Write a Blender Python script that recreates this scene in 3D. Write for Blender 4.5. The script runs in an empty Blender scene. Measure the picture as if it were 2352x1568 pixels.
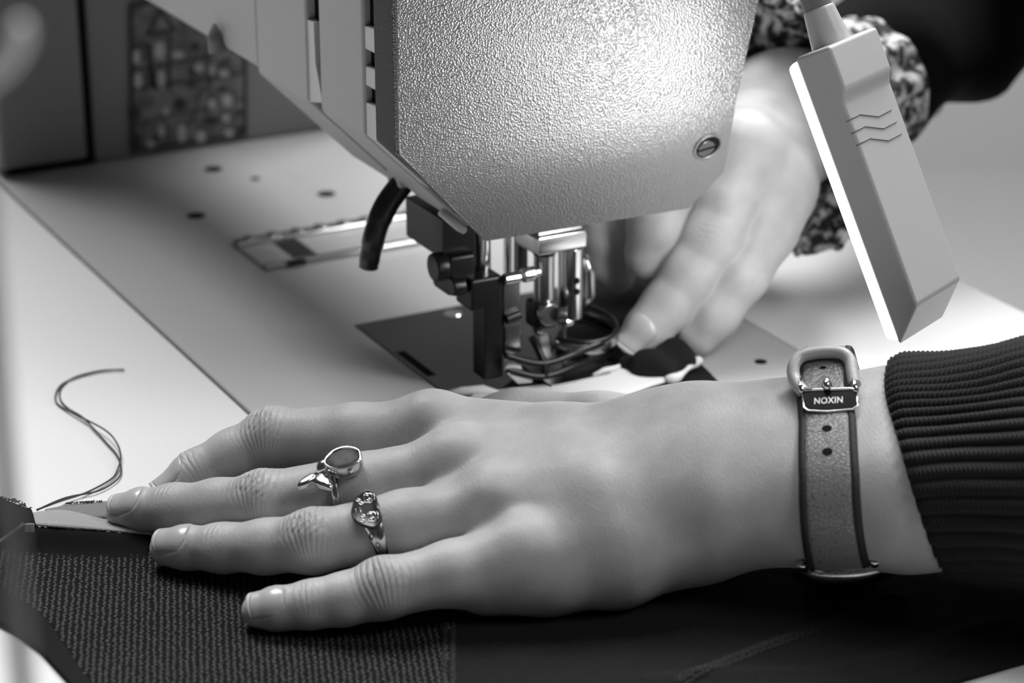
import bpy, bmesh, math, random
import numpy as np
from mathutils import Vector, Matrix
random.seed(7); rng = np.random.default_rng(7)
MM = 0.001
scene = bpy.context.scene
COL = scene.collection

# ------------------------------------------------------------------ camera (all lengths in mm)
IW, IH = 2352, 1568
PITCH = math.radians(21.5); DIST = 780.0; FPX = 5500.0
CAM = np.array([0, -DIST*math.cos(PITCH), DIST*math.sin(PITCH)])
CF = np.array([0, math.cos(PITCH), -math.sin(PITCH)])
CU = np.array([0, math.sin(PITCH), math.cos(PITCH)])
CR = np.array([1.0, 0, 0])
cam_d = bpy.data.cameras.new('camera'); cam = bpy.data.objects.new('camera', cam_d); COL.objects.link(cam)
cam_d.sensor_width = 36; cam_d.lens = FPX/IW*36; cam_d.clip_start = .02; cam_d.clip_end = 50
cam.location = CAM*MM; cam.rotation_euler = (math.pi/2-PITCH, 0, 0)
cam_d.dof.use_dof = True; cam_d.dof.focus_distance = .640; cam_d.dof.aperture_fstop = 13
scene.camera = cam

# ------------------------------------------------------------------ world, light, exposure
scene.view_settings.view_transform = 'Standard'; scene.view_settings.look = 'None'
scene.view_settings.gamma = 1; scene.view_settings.use_curve_mapping = False
scene.view_settings.exposure = 0.2
world = bpy.data.worlds.new('room_light'); scene.world = world; world.use_nodes = True
world.node_tree.nodes['Background'].inputs[0].default_value = (1, 1, 1, 1)
world.node_tree.nodes['Background'].inputs[1].default_value = .035
LAMP_STRENGTH = 21.0
def area(name, loc, target, size, power):
    l = bpy.data.lights.new(name, 'AREA'); l.shape = 'RECTANGLE'; l.size, l.size_y = size; l.energy = power
    o = bpy.data.objects.new(name, l); COL.objects.link(o); o.location = loc
    o.rotation_euler = (Vector(target)-Vector(loc)).to_track_quat('-Z', 'Y').to_euler(); return o
area('ceiling_light', (-.30, .62, 1.42), (-.05, -.15, 0), (1.0, .7), 36.0)
area('ceiling_light', (.55, .70, 1.25), (.05, -.05, 0), (.5, .5), 22.0)
area('ceiling_light', (.95, -.55, 1.15), (.05, -.02, .05), (.5, .5), 7.0)

# ------------------------------------------------------------------ geometry helpers
def ray(px, py): return CF + CR*(px-IW/2)/FPX - CU*(py-IH/2)/FPX
def G(px, py, z=0.):
    d = ray(px, py); return CAM + d*((z-CAM[2])/d[2])
def PY(px, py, y):
    d = ray(px, py); return CAM + d*((y-CAM[1])/d[1])
def PD(px, py, dep): return CAM + ray(px, py)*dep
TH = math.radians(28.0)
MU = np.array([math.cos(TH), math.sin(TH), 0]); MV = np.array([-math.sin(TH), math.cos(TH), 0]); N0 = G(1300, 862)
def Wd(u, v, z): return N0 + MU*u + MV*v + np.array([0, 0, z])
def PV(px, py, v):
    d = ray(px, py); t = (v-(CAM-N0)@MV)/(d@MV); P = CAM+d*t
    return np.array([(P-N0)@MU, v, P[2]])
def GL(px, py, z=0.):
    P = G(px, py, z)-N0; return np.array([P@MU, P@MV, z])

def setp(o, label=None, cat=None, group=None, kind=None):
    if label: o['label'] = label
    if cat: o['category'] = cat
    if group: o['group'] = group
    if kind: o['kind'] = kind
    return o
def empty(name, loc, label, cat, group=None):
    o = bpy.data.objects.new(name, None); COL.objects.link(o); o.location = np.array(loc)*MM
    o.empty_display_size = .01
    o['_org'] = [float(x) for x in loc]; return setp(o, label, cat, group)
def org(o): return np.array(o['_org'])
def obj(name, verts, faces, mat, parent=None, smooth=False, bevel=0, seg=2, sub=0, label=None, wn=True):
    V = np.asarray(verts, float)
    if parent is None: o0 = np.array([(V[:,0].min()+V[:,0].max())/2, (V[:,1].min()+V[:,1].max())/2, V[:,2].min()])
    else: o0 = org(parent)
    me = bpy.data.meshes.new(name); me.from_pydata(((V-o0)*MM).tolist(), [], [list(map(int, f)) for f in faces]); me.update()
    o = bpy.data.objects.new(name, me); COL.objects.link(o); me.materials.append(MAT[mat] if isinstance(mat, str) else mat)
    o['_org'] = [float(x) for x in o0]
    if parent is None: o.location = o0*MM
    else: o.parent = parent
    if smooth:
        me.polygons.foreach_set('use_smooth', [True]*len(me.polygons))
    if bevel:
        b = o.modifiers.new('bevel', 'BEVEL'); b.width = bevel*MM; b.segments = seg; b.limit_method = 'ANGLE'; b.angle_limit = math.radians(28)
        me.polygons.foreach_set('use_smooth', [True]*len(me.polygons))
        if wn: o.modifiers.new('wn', 'WEIGHTED_NORMAL')
    if sub:
        s = o.modifiers.new('sub', 'SUBSURF'); s.levels = s.render_levels = sub
        me.polygons.foreach_set('use_smooth', [True]*len(me.polygons))
    if label: o['label'] = label
    return o
class MB:
    def __init__(s): s.v = []; s.f = []
    def add(s, v, f):
        n = len(s.v); s.v += [tuple(map(float, p)) for p in v]; s.f += [[i+n for i in q] for q in f]; return s
    def frame_box(s, c, ax, ay, az, hx, hy, hz):
        c = np.array(c, float); v = []
        for i in (-1, 1):
            for j in (-1, 1):
                for k in (-1, 1): v.append(c+np.array(ax)*hx*i+np.array(ay)*hy*j+np.array(az)*hz*k)
        return s.add(v, [[0,1,3,2],[4,6,7,5],[0,4,5,1],[2,3,7,6],[0,2,6,4],[1,5,7,3]])
    def mbox(s, u0, u1, v0, v1, z0, z1):
        return s.frame_box(Wd((u0+u1)/2, (v0+v1)/2, (z0+z1)/2), MU, MV, (0,0,1), (u1-u0)/2, (v1-v0)/2, (z1-z0)/2)
    def prism(s, poly0, poly1):
        n = len(poly0); return s.add(list(poly0)+list(poly1), [list(range(n))[::-1], list(range(n, 2*n))]+[[i,(i+1)%n,n+(i+1)%n,n+i] for i in range(n)])
    def tube(s, pts, rad, n=16, cap=True, flat=None):
        pts = [np.array(p, float) for p in pts]; m = len(pts); rad = [rad]*m if np.isscalar(rad) else rad
        tang = []
        for i in range(m):
            a = pts[max(i-1, 0)]; b = pts[min(i+1, m-1)]; t = b-a; L = np.linalg.norm(t); tang.append(t/L if L > 1e-9 else (tang[-1] if tang else np.array([0,0,1.])))
        up = np.array([0,0,1.]) if abs(tang[0][2]) < .9 else np.array([1.,0,0]); x = np.cross(tang[0], up); x /= np.linalg.norm(x)
        v = []
        for i in range(m):
            x = x-tang[i]*(x@tang[i]); x /= np.linalg.norm(x); y = np.cross(tang[i], x)
            for k in range(n):
                a = 2*math.pi*k/n; v.append(pts[i]+(x*math.cos(a)+y*math.sin(a)*(flat or 1))*rad[i])
        f = [[i*n+k, i*n+(k+1)%n, (i+1)*n+(k+1)%n, (i+1)*n+k] for i in range(m-1) for k in range(n)]
        if cap: f += [list(range(n))[::-1], list(range((m-1)*n, m*n))]
        return s.add(v, f)
    def grid(s, P):
        P = np.asarray(P); a, b = P.shape[:2]
        return s.add(P.reshape(-1, 3), [[i*b+j, (i+1)*b+j, (i+1)*b+j+1, i*b+j+1] for i in range(a-1) for j in range(b-1)])
    def build(s, name, mat, parent=None, **k): return obj(name, s.v, s.f, mat, parent, **k)
def catmull(pts, n=8, closed=False):
    P = [np.array(p, float) for p in pts]; m = len(P); out = []
    rngi = range(m if closed else m-1)
    for i in rngi:
        if closed: p0,p1,p2,p3 = P[i-1],P[i],P[(i+1)%m],P[(i+2)%m]
        else: p0,p1,p2,p3 = P[max(i-1,0)],P[i],P[i+1],P[min(i+2,m-1)]
        for k in range(n):
            t = k/n; out.append(.5*((2*p1)+(-p0+p2)*t+(2*p0-5*p1+4*p2-p3)*t*t+(-p0+3*p1-3*p2+p3)*t**3))
    if not closed: out.append(P[-1])
    return out
def rot_about(v, k, a):
    k = k/np.linalg.norm(k); return v*math.cos(a)+np.cross(k, v)*math.sin(a)+k*(k@v)*(1-math.cos(a))
def unit(v): v = np.array(v, float); return v/np.linalg.norm(v)

# ------------------------------------------------------------------ materials (everything is black and white)
MAT = {}
def mat(name, c, rough=.5, metal=0., spec=.5, bump=None, sss=0., var=None, coat=0., emit=None, sheen=0.):
    m = bpy.data.materials.new(name); m.use_nodes = True; nt = m.node_tree; b = nt.nodes['Principled BSDF']
    b.inputs['Base Color'].default_value = (c, c, c, 1); b.inputs['Roughness'].default_value = rough
    b.inputs['Metallic'].default_value = metal; b.inputs['Specular IOR Level'].default_value = spec
    b.inputs['Coat Weight'].default_value = coat; b.inputs['Sheen Weight'].default_value = sheen
    if sss:
        b.inputs['Subsurface Weight'].default_value = sss; b.inputs['Subsurface Radius'].default_value = (.0009,)*3; b.inputs['Subsurface Scale'].default_value = 1.0
    if emit:
        b.inputs['Emission Color'].default_value = (1,1,1,1); b.inputs['Emission Strength'].default_value = emit
    tc = nt.nodes.new('ShaderNodeTexCoord')
    def tex(kind, scale, stretch=(1,1,1), rot=(0,0,0), **kw):
        mp = nt.nodes.new('ShaderNodeMapping'); mp.inputs['Scale'].default_value = stretch; mp.inputs['Rotation'].default_value = rot
        nt.links.new(tc.outputs['Object'], mp.inputs['Vector'])
        if kind == 'noise':
            t = nt.nodes.new('ShaderNodeTexNoise'); t.inputs['Detail'].default_value = kw.get('detail', 3); out = t.outputs['Fac']
        elif kind == 'voronoi':
            t = nt.nodes.new('ShaderNodeTexVoronoi'); t.feature = kw.get('feature', 'F1'); out = t.outputs['Distance']
        elif kind == 'wave':
            t = nt.nodes.new('ShaderNodeTexWave'); t.inputs['Distortion'].default_value = kw.get('dist', 1.); t.inputs['Detail'].default_value = 2
            t.bands_direction = kw.get('dir', 'X'); out = t.outputs['Fac']
        t.inputs['Scale'].default_value = scale
        nt.links.new(mp.outputs[0], t.inputs['Vector']); return out
    def ramp(src, a, b_, c0, c1):
        r = nt.nodes.new('ShaderNodeMapRange'); r.inputs[1].default_value = a; r.inputs[2].default_value = b_; r.inputs[3].default_value = c0; r.inputs[4].default_value = c1
        nt.links.new(src, r.inputs[0]); return r.outputs[0]
    if bump:
        prev = None
        for (src, dist, strength) in bump(tex, ramp):
            bn = nt.nodes.new('ShaderNodeBump'); bn.inputs['Distance'].default_value = dist*MM; bn.inputs['Strength'].default_value = strength
            nt.links.new(src, bn.inputs['Height'])
            if prev: nt.links.new(prev, bn.inputs['Normal'])
            prev = bn.outputs[0]
        nt.links.new(prev, b.inputs['Normal'])
    if var:
        nt.links.new(var(tex, ramp), b.inputs['Base Color'])
    MAT[name] = m; return m
mat('table_white', .66, .42, bump=lambda t,r: [(t('noise', 900, (1,.08,1)), .05, .25)])
mat('bed_paint', .42, .33, bump=lambda t,r: [(t('noise', 500), .05, .2)])
mat('arm_paint', .44, .5, bump=lambda t,r: [(t('noise', 700), .12, .35)])
mat('column_paint', .16, .5, bump=lambda t,r: [(t('noise', 500), .1, .2)])
mat('cover_paint', .23, .3, metal=.65, spec=.6, bump=lambda t,r: [(t('voronoi', 1750), .22, .7), (t('noise', 3000), .08, .35)])
mat('pale_plastic', .6, .4)
mat('lamp_plastic', .58, .36, bump=lambda t,r: [(t('noise', 1500), .03, .15)])
mat('cable_grey', .2, .45)
mat('black_plastic', .012, .3)
mat('black_frame', .012, .55, bump=lambda t,r: [(t('voronoi', 1350), .2, .6)])
mat('black_void', .006, .8, spec=.1)
mat('black_metal', .008, .32, spec=.35)
mat('chrome', .72, .16, metal=1.)
mat('steel', .42, .24, metal=1.)
mat('dark_steel', .12, .3, metal=1., bump=lambda t,r: [(t('noise', 900, (1,.05,1)), .03, .2)])
mat('silver', .6, .2, metal=1., bump=lambda t,r: [(t('noise', 700), .12, .3)])
mat('silver_dark', .035, .28, spec=.25, bump=lambda t,r: [(t('noise', 1100), .08, .3)])
mat('stone', .045, .5, spec=.15, var=lambda t,r: r(t('noise', 420), .3, .8, .03, .085))
mat('buckle_plate', .008, .3, spec=.05, bump=lambda t,r: [(r(t('noise', 380, (1,.12,1), (0,0,.7)), .62, .72, 0, 1), .03, .5)])
mat('white_enamel', .85, .5)
mat('engrave', .012, .5)
mat('skin', .47, .5, spec=.38, sss=.12,
    var=lambda t,r: r(t('noise', 120), .3, .7, .36, .44),
    bump=lambda t,r: [(t('noise', 60), .35, .15), (r(t('voronoi', 1000, (1,.62,.8), (0,0,.15), feature='DISTANCE_TO_EDGE'), 0, .28, 0, 1), .035, .5), (t('noise', 1300, (2.3,.3,.7), (0,0,.12)), .15, .55)])
mat('skin_far', .47, .5, spec=.35, sss=.3, bump=lambda t,r: [(t('noise', 300), .2, .2)])
mat('nail', .42, .3, spec=.5, coat=.2, bump=lambda t,r: [(t('noise', 350, (.2,1,1)), .08, .25)])
mat('nail_edge', .48, .4)
mat('knit_black', .006, .9, spec=.08)
mat('knit_grain', .024, .6, spec=.35)
mat('seam_dark', .014, .7, spec=.25)
mat('twill_black', .012, .8, spec=.18, bump=lambda t,r: [(t('wave', 520, (1,1,1), (0,0,math.radians(38)), dist=.6), .6, 1.), (t('noise', 1300), .3, .7)])
mat('hem_black', .007, .85, spec=.12, bump=lambda t,r: [(t('noise', 700), .15, .5)])
mat('under_grey', .4, .8, bump=lambda t,r: [(t('wave', 560, (1,1,1), (0,0,.5), dist=.8), .3, .8), (t('wave', 560, (1,1,1), (0,0,-.8), dist=.8), .3, .6)])
mat('under_dark', .2, .85, bump=lambda t,r: [(t('wave', 500, (1,1,1), (0,0,.2), dist=.8), .3, .8)])
mat('interfacing', .6, .8, bump=lambda t,r: [(t('noise', 600), .2, .4)])
mat('cuff_knit', .010, .8, sheen=.05, spec=.2, bump=lambda t,r: [(t('noise', 1600), .25, .6)])
mat('cardigan', .005, .95, spec=.05)
mat('leather', .2, .38, spec=.5, var=lambda t,r: r(t('voronoi', 950, feature='DISTANCE_TO_EDGE'), .0, .06, .06, .21),
    bump=lambda t,r: [(r(t('voronoi', 950, feature='DISTANCE_TO_EDGE'), 0, .12, 0, 1), .12, .6), (t('noise', 1200), .15, .5)])
mat('leather_pale', .42, .4, bump=lambda t,r: [(t('noise', 900), .12, .5)])
mat('leather_edge', .012, .75, bump=lambda t,r: [(t('noise', 900), .2, .7)])
mat('thread', .03, .7)
mat('thread_pale', .5, .7)
mat('post_grey', .17, .4)
mat('post_white', .75, .4)
mat('floral', .3, .8, var=lambda t,r: r(t('noise', 230, detail=3), .46, .64, .006, .5))
mat('print_base', .13, .55, var=lambda t,r: r(t('noise', 150, detail=1), .4, .65, .07, .16))
mat('print_dark', .012, .6)
mat('print_light', .36, .55)
mat('floor_grey', .85, .6)
mat('wall_grey', .8, .8)
mat('lens_glow', .9, .4, emit=LAMP_STRENGTH)
mat('lens_rim', .85, .35, emit=1.3)

# ------------------------------------------------------------------ the setting
o = obj('floor', [(-3000,-3000,-745),(3000,-3000,-745),(3000,4000,-745),(-3000,4000,-745)], [[0,1,2,3]], 'floor_grey'); o['kind'] = 'structure'
o = MB().frame_box((0,2600,600), (1,0,0), (0,1,0), (0,0,1), 3000, 30, 1345).build('wall_back', 'wall_grey'); o['kind'] = 'structure'

# ------------------------------------------------------------------ work table with a cut-out for the machine bed
BU0, BU1, BV0, BV1 = -98.5, 76.5, -45., 420.
TU0, TU1, TV0, TV1 = -520., 164., -430., 640.
table = empty('work_table', Wd((TU0+TU1)/2, 0, -740), 'white laminate sewing table top around the machine bed', 'table')
g = 1.0
us = [TU0, BU0-g, BU1+g, TU1]; vs = [TV0, BV0-g, BV1+g, TV1]
V = [Wd(a, b, 0) for a in us for b in vs]+[Wd(a, b, -28) for a in us for b in vs]
F = []
for i in range(3):
    for j in range(3):
        if (i, j) == (1, 1): continue
        q = [i*4+j, (i+1)*4+j, (i+1)*4+j+1, i*4+j+1]; F.append(q); F.append([k+16 for k in q][::-1])
def side(a, b): F.append([a, b, b+16, a+16])
for j in range(3): side(j, j+1) ; side(12+j+1, 12+j)
for i in range(3): side((i+1)*4, i*4); side(i*4+3, (i+1)*4+3)
side(6, 5); side(5, 9); side(9, 10); side(10, 6)
obj('table_top', V, F, 'table_white', table, bevel=1.2)
for (a, b) in [(TU0+30, TV0+30), (TU1-30, TV0+30), (TU0+30, TV1-30), (TU1-30, TV1-30)]:
    MB().mbox(a-20, a+20, b-20, b+20, -744, -28).build('leg', 'arm_paint', table, bevel=2)

# ------------------------------------------------------------------ sewing machine
sm = empty('sewing_machine', Wd(0, 150, -60), 'grey industrial sewing machine with textured metal head over the hands', 'sewing machine')
bed = MB().mbox(BU0, BU1, BV0, BV1, -60, -.15).build('bed', 'bed_paint', sm, bevel=.8)
UL = -73.7
sec = [(UL, 300), (UL, 92), (-42, 60), (25.7, 60), (37, 70), (43, 120), (44, 300)]
def ring(sec, v, inset=0.):
    if inset:
        cu = -15; cz = 140
        sec = [(u+(inset if u < cu else -inset), z+(inset if z < 150 else 0)) for u, z in sec]
    return [Wd(u, v, z) for u, z in sec]
# face cover: upper panel stands forward, lower panel leans back below the fold line
_q = [PV(1118,550,-20), PV(1580,475,-20), PV(1656,394,-24), PV(1688,226,-36)]
co = [(UL, 290), (UL, 93)]+[(q[0], q[2]) for q in _q]+[(43.5, 128), (44.5, 290)]
ZB, ZF = _q[0][2], 93.
def cv(u, z): return -20 - 16*min(1, max(0, (z-ZB)/(ZF-ZB)))
mbc = MB()
front = [Wd(u, cv(u, z), z) for u, z in co]; back = [Wd(u, cv(u, z)+1.5, z) for u, z in co]
n = len(co)
vv = front+back
ff = [[1, 0, 7, 6, 5], [5, 4, 3, 2, 1]] + [[i, (i+1)%n, n+(i+1)%n, n+i] for i in range(n)] + [list(range(n, 2*n))[::-1]]
ff[0] = ff[0][::-1]; ff[1] = ff[1][::-1]
ff = [f[::-1] for f in ff]
sf = [Wd(u+(.25 if u < 0 else -.25), cv(u, z)+1.4, z+(.25 if z < 200 else 0)) for u, z in co]; sb_ = [Wd(u+(.25 if u < 0 else -.25), max(-20.8, cv(u, z)+4), z+(.25 if z < 200 else 0)) for u, z in co]
MB().prism(sb_, sf).build('cover_frame', 'black_frame', sm, bevel=.5)
cover = obj('face_cover', vv, ff, 'cover_paint', sm, bevel=1.1, seg=3)
# recessed slotted screw of the cover
def disc_pts(c, ax, ay, r, n=28): return [c+ax*r*math.cos(2*math.pi*k/n)+ay*r*math.sin(2*math.pi*k/n) for k in range(n)]
sn = unit(np.cross(Wd(30, cv(30, 70), 70)-Wd(30, cv(30, 90), 90), MU)); sn = sn if sn@(-MV) > 0 else -sn
_s = PV(1625, 337, -28); sc = Wd(_s[0], cv(_s[0], _s[2]), _s[2]); _s = PV(1625, 337, cv(_s[0], _s[2])); sc = Wd(_s[0], cv(_s[0], _s[2]), _s[2]); sx = MU; sy = unit(np.cross(sn, sx))
rim = MB(); rim.v = []; rr = [(4.9, .15), (4.5, .35), (4.0, .3), (3.9, -2.0)]
P = np.array([disc_pts(sc+sn*h, sx, sy, r_) + [disc_pts(sc+sn*h, sx, sy, r_)[0]] for r_, h in rr]); rim.grid(P)
MB().prism(disc_pts(sc+sn*.02, sx, sy, 4.4), disc_pts(sc+sn*.12, sx, sy, 4.4)).build('screw_recess', 'black_void', cover)
rim.build('screw_rim', 'cover_paint', cover, smooth=True)
so = sc - sx*.75 - sy*.2
scr = MB().prism(disc_pts(so+sn*.14, sx, sy, 3.0), disc_pts(so+sn*.6, sx, sy, 3.0)).build('screw', 'dark_steel', cover, bevel=.25)
sd = unit(sx*.97+sy*.16); se = np.cross(sn, sd)
MB().frame_box(so+sn*.6, sd, se, sn, 2.9, .32, .12).build('screw_slot', 'black_void', scr)
# body behind the cover
def slab(v0, v1, inset, name, m, bevel=.8, s=sec, parent=sm): return MB().prism(ring(s, v0, inset), ring(s, v1, inset)).build(name, m, parent, bevel=bevel)
slab(-21.2, -13.8, 2.5, 'inner_core', 'black_void', 0)
slab(-14, 17, 0, 'head_flange', 'arm_paint', 1.2)
slab(16.8, 27, 3.0, 'inner_core', 'black_void', 0)
slab(26, 65, 0, 'head_block', 'arm_paint', 1.0)
arm_sec = [(UL, 300), (UL, 94), (UL+4, 91), (36, 91), (43, 120), (44, 300)]
slab(64.8, 300, 0, 'arm', 'arm_paint', 1.0, s=arm_sec)
# pale and dark pieces seen in the two gaps
def gap_piece(v0, v1, z0, z1, m, u=UL+.6): MB().mbox(u, u+3, v0, v1, z0, z1).build('gap_plate', m, sm, bevel=.3)
for z0, z1 in [(117.5, 124), (107, 112.5)]: gap_piece(-20.6, -14.2, z0, z1, 'pale_plastic')
MB().prism([Wd(u, -20.6, z) for u, z in [(UL+.6, 102), (UL+.6, 92.5), (UL+17, 76), (UL+20, 76), (UL+4, 94), (UL+4, 102)]],
           [Wd(u, -14.2, z) for u, z in [(UL+.6, 102), (UL+.6, 92.5), (UL+17, 76), (UL+20, 76), (UL+4, 94), (UL+4, 102)]]).build('gap_plate', 'pale_plastic', sm)
MB().prism([Wd(u, -20.0, z) for u, z in [(-46.5, 65.6), (-38.5, 57.6), (-36, 58.5), (-44, 66.5)]], [Wd(u, -15, z) for u, z in [(-46.5, 65.6), (-38.5, 57.6), (-36, 58.5), (-44, 66.5)]]).build('gap_plate', 'pale_plastic', sm)
MB().prism([Wd(UL+.6, v, z) for v, z in [(26.4, 117), (26.4, 92), (17.4, 94), (17.4, 96), (21, 105), (21.5, 117)]],
           [Wd(UL+3, v, z) for v, z in [(26.4, 117), (26.4, 92), (17.4, 94), (17.4, 96), (21, 105), (21.5, 117)]]).build('gap_plate', 'pale_plastic', sm)
# small lip below the flange tip
MB().tube([Wd(-49, -12, 65.5), Wd(-43.5, -13.2, 60), Wd(-42, -13.4, 58.6)], [1.4, 1.4, 1.0], 12).build('flange_lip', 'pale_plastic', sm, smooth=True)
# small pointed catch on the arm edge
ct = PV(497, 100, 92)
MB().tube([Wd(UL-1, 95, 92), Wd(UL-2, 95.5, 97), Wd(UL-2, 95, 101)], [3.4, 2.4, .6], 12).build('arm_catch', 'column_paint', sm, smooth=True)
# column at the back, its cover panel and dark gaps
MB().mbox(BU0+2, 80, 285, 419, -.2, 300).build('column', 'column_paint', sm, bevel=2)
MB().mbox(-62, -57.5, 283.5, 286, 1, 298).build('column_gap', 'black_void', sm)
MB().mbox(-96, -57.5, 283.6, 286, .5, 3.5).build('column_gap', 'black_void', sm)
MB().mbox(-97, -61.5, 281, 286, 3.5, 298).build('column_panel', 'column_paint', sm, bevel=1.5)
# holes in the bed (dark countersunk plugs)
def hole(px, py, r_, name='bed_hole'):
    a = GL(px, py); c = Wd(a[0], a[1], -.12)
    MB().prism(disc_pts(c, MU, MV, r_), disc_pts(c+np.array([0,0,.2]), MU, MV, r_)).build(name, 'black_void', bed)
for px, py, r_ in [(490,388,3.6),(586,410,1.9),(750,445,3.5),(450,495,3.6)]: hole(px, py, r_)
# slide plate: raised pale cover with bright rim
sp = MB().mbox(-46, 44, 134, 166, -.4, .9).build('slide_plate', 'bed_paint', sm, bevel=.4)
MB().mbox(-46, 44, 160, 166, .9, 2.2).build('plate_rim', 'chrome', sp, bevel=.8)
MB().mbox(-46, 44, 134, 137.5, .9, 1.8).build('plate_rim', 'chrome', sp, bevel=.7)
for i in range(9):
    uu = -42+i*9.3; MB().mbox(uu, uu+3.5, 160.3, 165.7, 2.0, 2.9).build('rim_lug', 'chrome', sp, bevel=.6)
MB().mbox(-33, -24, 138, 159, .9, 1.2).build('plate_window', 'dark_steel', sp, bevel=.2)
MB().mbox(-38, -31, 133, 135.2, .9, 1.9).build('plate_notch', 'black_void', sp)
# needle plate
npl = MB().mbox(-40.5, 40, -14, 71, -.5, .35).build('needle_plate', 'dark_steel', sm, bevel=.25)
MB().mbox(-39.2, -36.2, 19, 42, .3, .45).build('plate_slot', 'black_void', npl)
a = GL(1040, 722); MB().prism(disc_pts(Wd(a[0], a[1], .3), MU, MV, 3.4), disc_pts(Wd(a[0], a[1], .6), MU, MV, 3.0)).build('plate_glint', 'chrome', npl, bevel=.2)  # bright disc put in for the reflection spot on the needle plate
a = GL(1747, 830); MB().prism(disc_pts(Wd(a[0], a[1], -.1), MU, MV, 2.0), disc_pts(Wd(a[0], a[1], .06), MU, MV, 2.0)).build('bed_hole', 'black_void', bed)
# black lifting lever
lp = [PV(*q, 22) for q in [(938,405),(915,432),(885,475),(863,530),(851,585),(846,618)]]
MB().tube([Wd(*p) for p in catmull(lp, 6)], [3.7]*16+[3.5]*6+[3.2]*5+[3.0]*3+[2.2], 20).build('lifting_lever', 'black_plastic', sm, smooth=True)
MB().mbox(lp[0][0]-5, lp[0][0]+6, 17.5, 27, lp[0][2]-2, lp[0][2]+3).build('lever_boss', 'arm_paint', sm, bevel=.6)
# --- parts under the head: helper that works from picture width at a chosen v
def bar(name, px, y0, y1, v, r_, m, parent=sm, n=24, **k):
    a = PV(px, y0, v); b = PV(px, y1, v); return MB().tube([Wd(a[0], v, a[2]), Wd(a[0], v, b[2])], r_, n).build(name, m, parent, bevel=.3, **k)
def pbox(name, x0, y0, x1, y1, v0, v1, m, parent=sm, bevel=.4):
    a = PV(x0, y0, v0); b = PV(x1, y1, v0)
    return MB().mbox(min(a[0], b[0]), max(a[0], b[0]), v0, v1, min(a[2], b[2]), max(a[2], b[2])).build(name, m, parent, bevel=bevel)
pbox('head_underside_block', 1017, 505, 1092, 585, 4, 30, 'black_metal')
bar('presser_bar', 1108, 530, 645, 6, 2.6, 'chrome')
bar('guide_rod', 1166, 530, 625, 10, 1.3, 'chrome')
bar('guide_rod', 1196, 530, 625, 14, 2.2, 'dark_steel')
# clamp with knurled screw
cl = pbox('presser_clamp', 1030, 590, 1098, 672, 0, 12, 'black_metal', bevel=1.5)
a = PV(1008, 612, 2); MB().tube([Wd(a[0]-2.2, 2, a[2]), Wd(a[0]+2.2, 2, a[2])], [4.4, 4.4], 20).build('clamp_knob', 'black_metal', cl, bevel=.8)
a = PV(1045, 640, -1); MB().tube([Wd(a[0]-1.5, -1, a[2]-2.5), Wd(a[0]+3, -1, a[2]-2.5)], [2.8, 2.8], 16).build('clamp_nut', 'black_metal', cl, bevel=.6)
sh = pbox('foot_shank', 1082, 645, 1156, 704, -3, 8, 'black_metal', bevel=1.0)
pbox('foot_shank_lower', 1112, 700, 1156, 866, -3, 5, 'black_metal', bevel=.6)
pbox('foot_blade', 1156, 650, 1196, 745, -2.5, 3, 'steel', bevel=.5)
pbox('foot_blade', 1158, 745, 1200, 812, -2.0, 1, 'chrome', bevel=.8)
a = PV(1176, 730, -3); MB().tube([Wd(a[0]-2.4, -3.3, a[2]), Wd(a[0]+2.6, -3.3, a[2]+1)], [1.7, 1.7], 14).build('foot_screw', 'black_metal', sm, bevel=.3)
a = PV(1190, 636, -4); cs = MB().tube([Wd(a[0]-5, -4, a[2]), Wd(a[0]+.5, -4, a[2])], [1.9, 1.9], 18).build('clamp_screw', 'chrome', sm, bevel=.4)
MB().tube([Wd(a[0]+1.4, -4, a[2]+.2), Wd(a[0]+5.6, -4, a[2]+.4)], [2.3, 2.3], 18).build('screw_head', 'chrome', cs, bevel=.5)
MB().tube([Wd(a[0]+5.6, -4, a[2]+.4), Wd(a[0]+7.4, -4, a[2]+.5)], [1.5, 1.5], 18).build('screw_tip', 'chrome', cs, bevel=.3)
# bracket slab and the two bars on the right
br = pbox('needle_bar_bracket', 1234, 545, 1350, 570, -9, 6, 'chrome', bevel=1.0)
a = PV(1236, 558, -9); b = PV(1346, 540, -9)
pbox('bracket_plate', 1236, 524, 1338, 543, -7, 6, 'steel', bevel=.4)
ib = bar('inner_presser_bar', 1250, 570, 690, -2, 3.2, 'steel')
bar('bar_collar', 1250, 570, 584, -2, 3.5, 'black_metal')
bar('bar_collar', 1250, 686, 702, -2, 3.6, 'dark_steel')
pbox('inner_foot_holder', 1232, 700, 1280, 752, -4, 4, 'black_metal', bevel=1.2)
a = PV(1268, 720, -6)
scw = MB().tube([Wd(a[0]-1, -4.5, a[2]), Wd(a[0]-1, -7, a[2])], [3.7, 3.7], 24).build('foot_fixing_screw', 'steel', sm, bevel=.5)
MB().tube([Wd(a[0]+1, -7, a[2]-.2), Wd(a[0]+4, -8.5, a[2]-.3)], [2.6, 2.2], 20).build('screw_head', 'dark_steel', scw, bevel=.5)
nb = bar('needle_bar', 1311, 565, 727, 0, 3.9, 'chrome')
bar('needle_bar_seat', 1296, 722, 745, 0, 2.0, 'chrome')
a = PV(1304, 738, -2); MB().tube([Wd(a[0]-1, -2.0, a[2]), Wd(a[0]+1.6, -2.4, a[2])], [1.5, 1.2], 14).build('needle_screw', 'chrome', sm, bevel=.3)
bar('needle', 1297, 742, 858, 0, .75, 'steel')
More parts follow.
